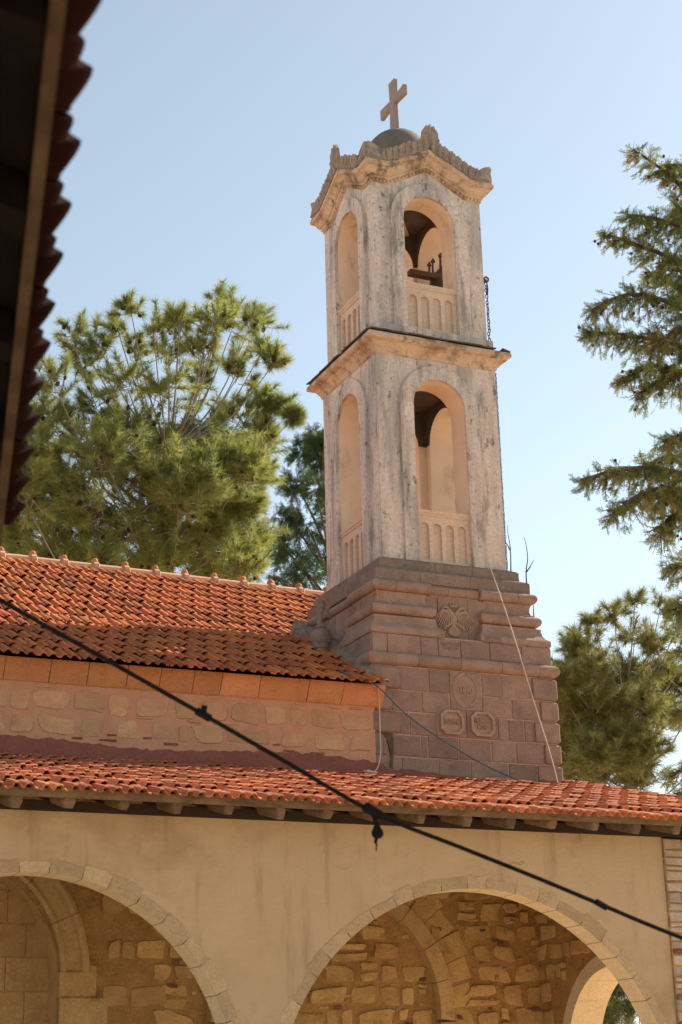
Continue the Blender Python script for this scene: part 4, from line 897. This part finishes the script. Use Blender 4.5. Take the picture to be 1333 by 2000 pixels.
w2 = [onY(q, Y) for q, Y in (((738, 1342), NY-.15), ((741, 1370), NY-.06), ((743, 1430), NY-.045), ((744, 1470), NY-.045), ((739, 1497), NY-.05), ((730, 1510), NY-.10))]
wire('white_wire', smooth_path(w2), .007, 'white_cable', 'white wire dropping down the nave corner to a small box', cat='wire')
jb = onY((724, 1512), NY-.13); jbx = part('junction_box', MB().loft([[(-.07, -.05, -.03), (.07, -.05, -.03), (.07, .05, -.03), (-.07, .05, -.03)], [(-.07, -.05, .025), (.07, -.05, .025), (.07, .05, .025), (-.07, .05, .025)], [(-.062, -.042, .035), (.062, -.042, .035), (.062, .042, .035), (-.062, .042, .035)]]), 'white_cable', None)
jbx.location = jb; jbx.rotation_euler = (.1, .12, .1); tag(jbx, 'small white junction box lying at the top of the porch roof', 'junction box')
w3 = [Vector((jb.x-.05-.1*i, -1.37-.03*math.sin(i*.9), 4.905+.008*math.sin(i*1.7))) for i in range(52)]
wire('roof_wire', w3, .005, 'white_cable', 'pale wire lying along the top course of the porch tiles', cat='wire')
# overhead cable in front of the porch
DC = 6.4
def atd(px, d): v_ = ray(px); return CAM+v_*(d/v_.length)
cpx = [(-700, 770), (-300, 1001), (0, 1172), (200, 1284), (398, 1396), (560, 1489), (733, 1588), (900, 1655), (1050, 1715), (1175, 1767), (1333, 1832), (1700, 1968), (2200, 2130)]
cp_ = [atd(q, DC+.0006*(q[0]-400)) for q in cpx]
cab = thing('overhead_cable', 'thick black overhead cable with clamps slanting down in front of the porch', 'cable')
part('cable', MB().tube(smooth_path(cp_, 5), .0088, 8), 'black_rubber', cab, True)
def clamp(px, big): 
    c = atd(px, DC+.0006*(px[0]-400)); t = (cp_[6]-cp_[4]).normalized(); mb = MB(); mb.tube([c-t*.03*big, c+t*.03*big], .0155*big, 8)
    return c, mb
c, mb = clamp((398, 1396), 1); mb.tube([c+up*.005, c+up*.035+rt*.004], .011, 6); part('clamp', mb, 'black_rubber', cab)
c, mb = clamp((1175, 1767), .85); part('clamp', mb, 'black_rubber', cab)
c, mb = clamp((728, 1584), 1.25); mb.tube([c-up*.0, c-up*.05+rt*.016, c-up*.075+rt*.018], [.012, .010, .02], 6); mb.blob(c-up*.085+rt*.02, (.026, .02, .024), 7, 5); mb.tube([c-up*.09+rt*.02, c-up*.12+rt*.012, c-up*.13+rt*.016, c-up*.155+rt*.014], [.008, .007, .004, .002], 5); part('clamp', mb, 'black_rubber', cab)
for i, q in ((0, cp_[0]), (1, cp_[-1])):
    pole = part('utility_pole', MB().lathe([(.12, -.02), (.11, 2), (.085, max(q.z+.3, 2.5)), (.03, max(q.z+.34, 2.55))], 10, (q.x, q.y, 0)), 'old_wood', None, True); tag(pole, ('tall ' if i == 0 else 'short ')+'weathered wooden pole holding the overhead cable', 'pole', None)
# dry weeds on the tower ledges
def weed(base_, pts_list, label):
    o_ = thing('dry_weed', label, 'weed', base_)
    for P_ in pts_list: part('stem', MB().tube([Vector(p)-Vector(base_) for p in smooth_path(P_, 4)], [.010*(1-.75*i/(4*(len(P_)-1))) for i in range(4*(len(P_)-1)+1)], 5), 'dry_stem', o_, True)
WP = lambda q: onX(q, .92)
b0 = onX((1029, 1141), .99); weed(b0, [[b0]+[onX(q, .99) for q in ((1028, 1115), (1031, 1090), (1028, 1065), (1024, 1048))], [onX((1029, 1117), .99), onX((1037, 1105), .99), onX((1043, 1093), .99)]], 'tall bare weed stem on the outer corner of the tower step')
b0 = onX((998, 1120), .90); weed(b0, [[b0]+[onX(q, .90) for q in ((998, 1100), (997, 1070), (993, 1045), (991, 1025))], [onX((997, 1075), .90), onX((992, 1065), .90), onX((988, 1058), .90)]], 'thin bare weed stem beside the chain at the belfry foot')
b0 = onX((1043, 1206), 1.06); weed(b0, [[b0]+[onX(q, 1.06) for q in ((1042.5, 1195), (1042, 1182), (1042, 1176))]], 'short dark weed stem rising from the pedestal moulding')
# ================================================================== TREES
def tri_mesh(name, V, m):
    """V: (n,3,3) array of triangles"""
    n = len(V); me = bpy.data.meshes.new(name); me.vertices.add(n*3); me.vertices.foreach_set('co', np.asarray(V, np.float32).reshape(-1))
    me.loops.add(n*3); me.loops.foreach_set('vertex_index', np.arange(n*3, dtype=np.int32)); me.polygons.add(n)
    me.polygons.foreach_set('loop_start', np.arange(0, n*3, 3, dtype=np.int32)); me.polygons.foreach_set('loop_total', np.full(n, 3, np.int32)); me.update(calc_edges=True); me.materials.append(MT[m]); return me
def unit(a): return a/np.maximum(np.linalg.norm(a, axis=-1, keepdims=True), 1e-9)
def needles(C, Dr, k, L, wd, spread):
    """k needles per tuft at C pointing about Dr"""
    n = len(C); d = Dr[:, None, :]+rng.normal(0, spread, (n, k, 3)); d = unit(d); l = L*rng.uniform(.65, 1.1, (n, k, 1))
    side = unit(np.cross(d, rng.normal(0, 1, (n, k, 3)))); b = C[:, None, :]+d*rng.uniform(0, .03, (n, k, 1))
    droop = np.zeros_like(d); droop[..., 2] = -.12*l[..., 0]
    return np.stack([b-side*wd, b+side*wd, b+d*l+droop], 2).reshape(-1, 3, 3)
def sprays(C, Dr, L, k=9, wd=.011):
    """flat scale-leaf sprays (cypress, cedar)"""
    n = len(C); d = unit(Dr); nr = unit(np.cross(d, rng.normal(0, 1, (n, 3)))); sd_ = np.cross(d, nr); out = []
    for j in range(k):
        t = (j+.6)/k; sg = 1 if j % 2 else -1
        p = C+d*(L*t); l = L*(.55*(1-t)+.14)*rng.uniform(.7, 1.2, (n, 1)); dd = unit(d*.85+sd_*(sg*.75)+rng.normal(0, .16, (n, 3)))
        q = unit(np.cross(dd, nr)); out.append(np.stack([p-q*wd, p+q*wd, p+dd*l], 1))
        for u2 in (.35, .65):
            p2 = p+dd*l*u2
            for s2 in (-1, 1):
                d3 = unit(dd*.8+q*(s2*.7)+rng.normal(0, .15, (n, 3))); out.append(np.stack([p2-dd*wd*.8, p2+dd*wd*.8, p2+d3*l*.45], 1))
    out.append(np.stack([C-sd_*wd, C+sd_*wd, C+d*L*1.05], 1))
    return np.concatenate(out)
def place_clusters(cl, Y0, dj, S0=0):
    r_ = random.Random(S0); out = []
    for x, y, rr in cl:
        Yc = Y0+r_.uniform(-dj, dj); p = onY((x, y), Yc); out.append((p, rr*(p-CAM).length/FPX))
    return out
def pine(name, label, cl, Y0, dj, trunk_px, m, dens, per=5, k=26, L=.17, wd=.0045, seed=1, cones=0, up_=.55, group='pine trees round the church', bark='bark_pale', extra=()):
    random.seed(seed); tb = onY(trunk_px, Y0); base_ = Vector((tb.x, tb.y, 0)); tree = thing(name, label, 'tree', base_, group)
    C = place_clusters(cl, Y0, dj, seed)+[(Vector(p), r_) for p, r_ in extra]; zt = max(p.z for p, _ in C); zl = min(p.z for p, _ in C)
    top = Vector((sum(p.x for p, _ in C)/len(C)*.4+tb.x*.6, tb.y, zl+.5*(zt-zl))); W = MB()
    tp = [base_.lerp(top, t)+Vector((.18*math.sin(t*5), .12*math.cos(t*4), 0)) for t in [i/10 for i in range(11)]]
    W.tube([p-base_ for p in tp], [.17*(1-.85*i/10)+.012 for i in range(11)], 9); pts = []; drs = []; cone_at = []
    for (p, rr), py in zip(C, [q[1] for q in cl]+[9999]*len(extra)):
        nt_ = dens(py)
        # limb from the trunk
        ta = max(.55, min(.97, (p.z-.35-.75*math.hypot(p.x-top.x, p.y-top.y))/max(top.z, .1))); a = base_.lerp(top, ta); mid = a.lerp(p, .55)+Vector((0, 0, -.12*(p-a).length))
        W.tube([q-base_ for q in smooth_path([a, mid, p], 4)], [.018*(1-.8*i/8)+.004 for i in range(9)], 5)
        out = (p-a).normalized()
        for i in range(nt_):
            d = Vector((random.gauss(0, 1), random.gauss(0, 1), random.gauss(up_, .75))).normalized()+out*.35; d.normalize(); l = rr*random.uniform(.5, 1.45); s0 = p+Vector((random.gauss(0, 1), random.gauss(0, 1), random.gauss(0, 1)))*rr*.22
            e = s0+d*l; W.tube([s0-base_, s0.lerp(e, .5)+Vector((0, 0, -.03))-base_, e-base_], [.010, .007, .004], 3, False)
            for j in range(per):
                t = .35+.65*(j+random.random())/per; pts.append(s0.lerp(e, t)); drs.append(d+Vector((0, 0, .25)))
            if random.random() < cones: cone_at.append(s0.lerp(e, random.uniform(.3, .8))+Vector((0, 0, -.03)))
    part('trunk', W, bark, tree, True)
    Vt = needles(np.array(pts), unit(np.array(drs)), k, L, wd, .62); Vt -= np.array(base_)
    o_ = link('crown', tri_mesh('crown', Vt, m), tree)
    if cone_at:
        cm = MB().lathe([(.004, .05), (.022, .03), (.034, 0), (.030, -.03), (.012, -.05)], 7).mesh('pine_cone', True); cm.materials.append(MT['cone'])
        for p in cone_at: ob = link('pine_cone', cm, tree); ob.location = p-base_; ob.rotation_euler = (random.uniform(-1, 1), random.uniform(-1, 1), 0); f = random.uniform(.85, 1.35); ob.scale = (f, f, f)
    return tree
big = [(255, 604, 26), (232, 650, 34), (300, 645, 42), (350, 640, 36), (437, 592, 30), (425, 630, 34), (352, 628, 26), (492, 628, 30), (455, 640, 45), (410, 640, 40), (500, 640, 42), (532, 715, 28), (510, 690, 28), (570, 816, 15), (545, 800, 24), (400, 690, 45), (330, 700, 46), (262, 690, 46), (200, 690, 44), (152, 655, 36), (160, 715, 50), (110, 760, 55), (100, 830, 60), (180, 790, 55), (250, 760, 55), (318, 770, 55), (395, 760, 55), (468, 730, 48), (508, 790, 34), (470, 820, 58), (410, 850, 66), (335, 865, 66), (255, 850, 66), (170, 870, 66), (90, 905, 60), (500, 880, 46), (505, 925, 26), (470, 930, 56), (395, 945, 70), (315, 950, 76), (230, 950, 76), (140, 970, 76), (60, 1000, 60), (478, 1000, 34), (480, 1060, 56), (420, 1050, 66), (330, 1060, 76), (240, 1060, 76), (150, 1060, 76), (60, 1080, 66), (480, 1110, 28), (20, 1060, 60), (280, 1125, 56), (400, 1125, 56), (440, 1130, 50), (200, 1120, 50), (30, 900, 60), (70, 830, 50), (340, 910, 60), (420, 990, 60), (300, 1010, 70), (180, 1020, 70), (360, 900, 70), (280, 920, 70), (440, 900, 60), (350, 990, 70), (450, 1010, 60), (100, 960, 70), (210, 900, 66), (380, 1090, 66), (120, 1110, 66), (470, 1110, 50), (310, 1110, 60), (520, 850, 26), (485, 960, 32), (40, 960, 60)]
pine('pine_tree', 'large spreading pine with many cones rising behind the nave roof', big, 9.5, 1.5, (330, 1150), 'pine_needles', lambda y: 13 if y < 700 else 20 if y < 800 else 32 if y < 900 else 48, 7, 18, .21, .0052, 3, .2)
pr1 = [(1135, 1290, 34), (1160, 1345, 50), (1115, 1440, 46), (1200, 1370, 56), (1150, 1420, 56), (1215, 1430, 60), (1170, 1500, 56), (1225, 1500, 50), (1265, 1350, 46), (1150, 1255, 34), (1122, 1320, 40), (1180, 1315, 44), (1112, 1395, 42), (1170, 1390, 56), (1232, 1325, 46), (1240, 1250, 36), (1200, 1205, 24), (1160, 1215, 20), (1240, 1185, 26), (1290, 1190, 30), (1322, 1225, 36), (1280, 1275, 42), (1310, 1330, 36), (1250, 1400, 56), (1140, 1465, 48), (1200, 1475, 56), (1255, 1470, 50), (1120, 1520, 40), (1180, 1525, 48), (1240, 1525, 44), (1128, 1265, 26), (1100, 1450, 40), (1095, 1340, 24), (1290, 1400, 40), (1350, 1260, 50), (1370, 1340, 60), (1400, 1420, 60)]
pine('pine_tree', 'golden green pine standing right of the tower base', pr1, 8.5, 1.2, (1230, 1500), 'pine_needles_gold', lambda y: 12 if y < 1260 else 30 if y < 1330 else 50, 6, 18, .22, .0050, 5, .03)
arch_t = [(1190, 1960, 46), (1215, 1930, 40), (1235, 1975, 46), (1200, 2010, 50), (1170, 1990, 40), (1250, 1940, 40), (1230, 2030, 50), (1180, 2040, 40)]
pine('pine_tree', 'young dark pine seen through the arch at the porch end', arch_t, 7.0, .6, (1215, 2040), 'pine_needles_dark', lambda y: 26, 5, 18, .17, .005, 8)
def cypress(name, label, base_, branches, cl, m, L=.26, seed=2, wd=.008, step=.05, top=None, group='cypress trees round the church', sub=.42, cones=False):
    random.seed(seed); tree = thing(name, label, 'tree', base_, group); W = MB(); pts = []; drs = []; ends = []
    W.tube([(0, 0, 0), (.05, 0, top*.35), (-.04, .03, top*.7), (0, 0, top)], [.22, .17, .10, .02], 9)
    for P_ in branches:
        path = smooth_path([Vector(p) for p in P_], 8); n = len(path); W.tube([q-base_ for q in path], [.05*(1-.85*i/n)+.006 for i in range(n)], 5)
        tot = sum((path[i+1]-path[i]).length for i in range(n-1)); m_ = int(tot/step)
        for i in range(m_):
            t = .18+.82*i/m_; k = min(n-2, int(t*(n-1))); p = path[k].lerp(path[k+1], t*(n-1)-k); ax = (path[k+1]-path[k]).normalized()
            for q in range(3):
                rv = Vector((random.gauss(0, 1), random.gauss(0, 1), random.gauss(-.15, .8))); d = (ax*.8+rv.normalized()*.95).normalized(); l = sub*(1.15-.85*t)*random.uniform(.35, 1.1)+.04
                e = p+d*l+Vector((0, 0, -.38*l)); W.tube([p-base_, e-base_], [.006, .003], 3, False)
                for j in range(max(2, int(l/.075))): u_ = (j+random.random())/max(2, int(l/.075)); pts.append(p.lerp(e, u_)); drs.append(d+Vector((random.gauss(0, .5), random.gauss(0, .5), random.gauss(-.45, .5)))); 
                if cones and random.random() < .05: ends.append(e)
    for p, rr in cl:
        a = Vector((base_.x, base_.y, max(.5, p.z-.35*(p-base_).length*.3))); W.tube([q-base_ for q in smooth_path([a, a.lerp(p, .6)+Vector((0, 0, .1)), p], 4)], [.03*(1-.8*i/8)+.006 for i in range(9)], 4)
        for i in range(int(46*max(.5, rr))+22):
            d = Vector((random.gauss(0, 1), random.gauss(0, 1), random.gauss(.1, .8))).normalized(); s0 = p+d*rr*random.uniform(0, .55); e = s0+d*rr*.5+Vector((0, 0, -.08))
            for j in range(5): pts.append(s0.lerp(e, (j+random.random())/5)); drs.append(d+Vector((random.gauss(0, .4), random.gauss(0, .4), random.gauss(-.35, .4))))
    part('trunk', W, 'bark', tree, True); Vt = sprays(np.array(pts), np.array(drs), L, 7, wd)-np.array(base_)
    link('crown', tri_mesh('crown', Vt, m), tree)
    if ends:
        cm = MB().blob((0, 0, 0), (.022, .022, .024), 7, 5).mesh('seed_cone', True); cm.materials.append(MT['cone'])
        for p in ends[:120]: ob = link('seed_cone', cm, tree); ob.location = p-base_
    return tree
CYY = 0.5
cb = onY((1490, 1500), CYY); cb.z = 0
br = [[(1480, 560), (1390, 430), (1310, 345), (1237, 292)], [(1480, 500), (1400, 380), (1350, 330), (1300, 322)], [(1480, 640), (1350, 525), (1255, 482), (1182, 456)], [(1480, 620), (1360, 470), (1290, 430), (1225, 420)], [(1480, 700), (1340, 605), (1235, 575), (1157, 604)], [(1480, 760), (1340, 680), (1225, 655), (1146, 648)], [(1480, 800), (1340, 730), (1270, 715), (1214, 745)], [(1480, 780), (1370, 720), (1300, 740), (1248, 768)], [(1480, 680), (1380, 600), (1320, 560), (1265, 530)], [(1480, 740), (1390, 660), (1330, 640), (1270, 690)], [(1480, 590), (1420, 480), (1360, 430), (1320, 400)], [(1480, 700), (1400, 620), (1350, 560), (1310, 500)],
      [(1480, 1000), (1330, 925), (1225, 915), (1141, 936)], [(1480, 1030), (1340, 960), (1255, 965), (1196, 1006)], [(1480, 930), (1390, 865), (1340, 850), (1295, 862)], [(1480, 950), (1390, 900), (1320, 890), (1265, 905)], [(1480, 1060), (1370, 1000), (1310, 1010), (1290, 1050)], [(1480, 1040), (1390, 960), (1330, 960), (1280, 985)],
      [(1480, 1180), (1390, 1120), (1340, 1100), (1306, 1110)], [(1480, 1260), (1400, 1200), (1350, 1180), (1318, 1190)], [(1480, 1350), (1400, 1300), (1360, 1280), (1328, 1270)], [(1480, 1450), (1400, 1400), (1360, 1380), (1318, 1392)], [(1480, 1560), (1400, 1500), (1350, 1500), (1306, 1515)], [(1480, 1600), (1400, 1560), (1360, 1545), (1320, 1550)]]
rb = random.Random(4); brw = []
for P_ in br:
    y1 = CYY+rb.uniform(-.5, .7); brw.append([onY(P_[0], CYY)]+[onY(q, CYY+(y1-CYY)*(i+1)/3) for i, q in enumerate(P_[1:])])
cypress('cypress_tree', 'near cypress whose ragged branches reach in from the right edge', cb, brw, [], 'cypress_leaf', .135, 2, .0072, .06, onY((1480, 420), CYY).z, cones=True, sub=.54)
ced = [(590, 880, 34), (618, 850, 28), (622, 900, 34), (576, 945, 38), (615, 955, 40), (556, 1010, 32), (598, 1025, 45), (632, 1075, 40), (570, 1085, 45), (543, 1065, 26), (610, 1125, 45), (560, 1135, 42), (640, 980, 40), (665, 900, 45), (680, 1000, 60), (690, 1100, 60), (625, 860, 22), (700, 820, 40)]
b_ = onY((650, 1150), 14.); b_.z = 0
cypress('cypress_tree', 'dark feathery cypress between the big pine and the tower', b_, [], place_clusters(ced, 14., .8, 6), 'cedar_leaf', .20, 6, .0085, .05, onY((650, 800), 14.).z)
# tree added out of view at the right, to shade the near eave
random.seed(21); cx_, cy_ = 1.6, -8.9; cl2 = []
for i in range(46):
    d = Vector((random.gauss(0, 1), random.gauss(0, 1), random.gauss(0, 1))).normalized()*random.uniform(.3, 1); cl2.append((Vector((cx_+d.x*2.3, cy_+d.y*2.5, 10.3+d.z*2.6)), random.uniform(.7, 1.0)))
cypress('added_shade_tree', 'broad dense evergreen added out of view to shade the near eave', Vector((cx_, cy_, 0)), [], cl2, 'cedar_leaf', .34, 9, .022, .05, 11.5, group=None)
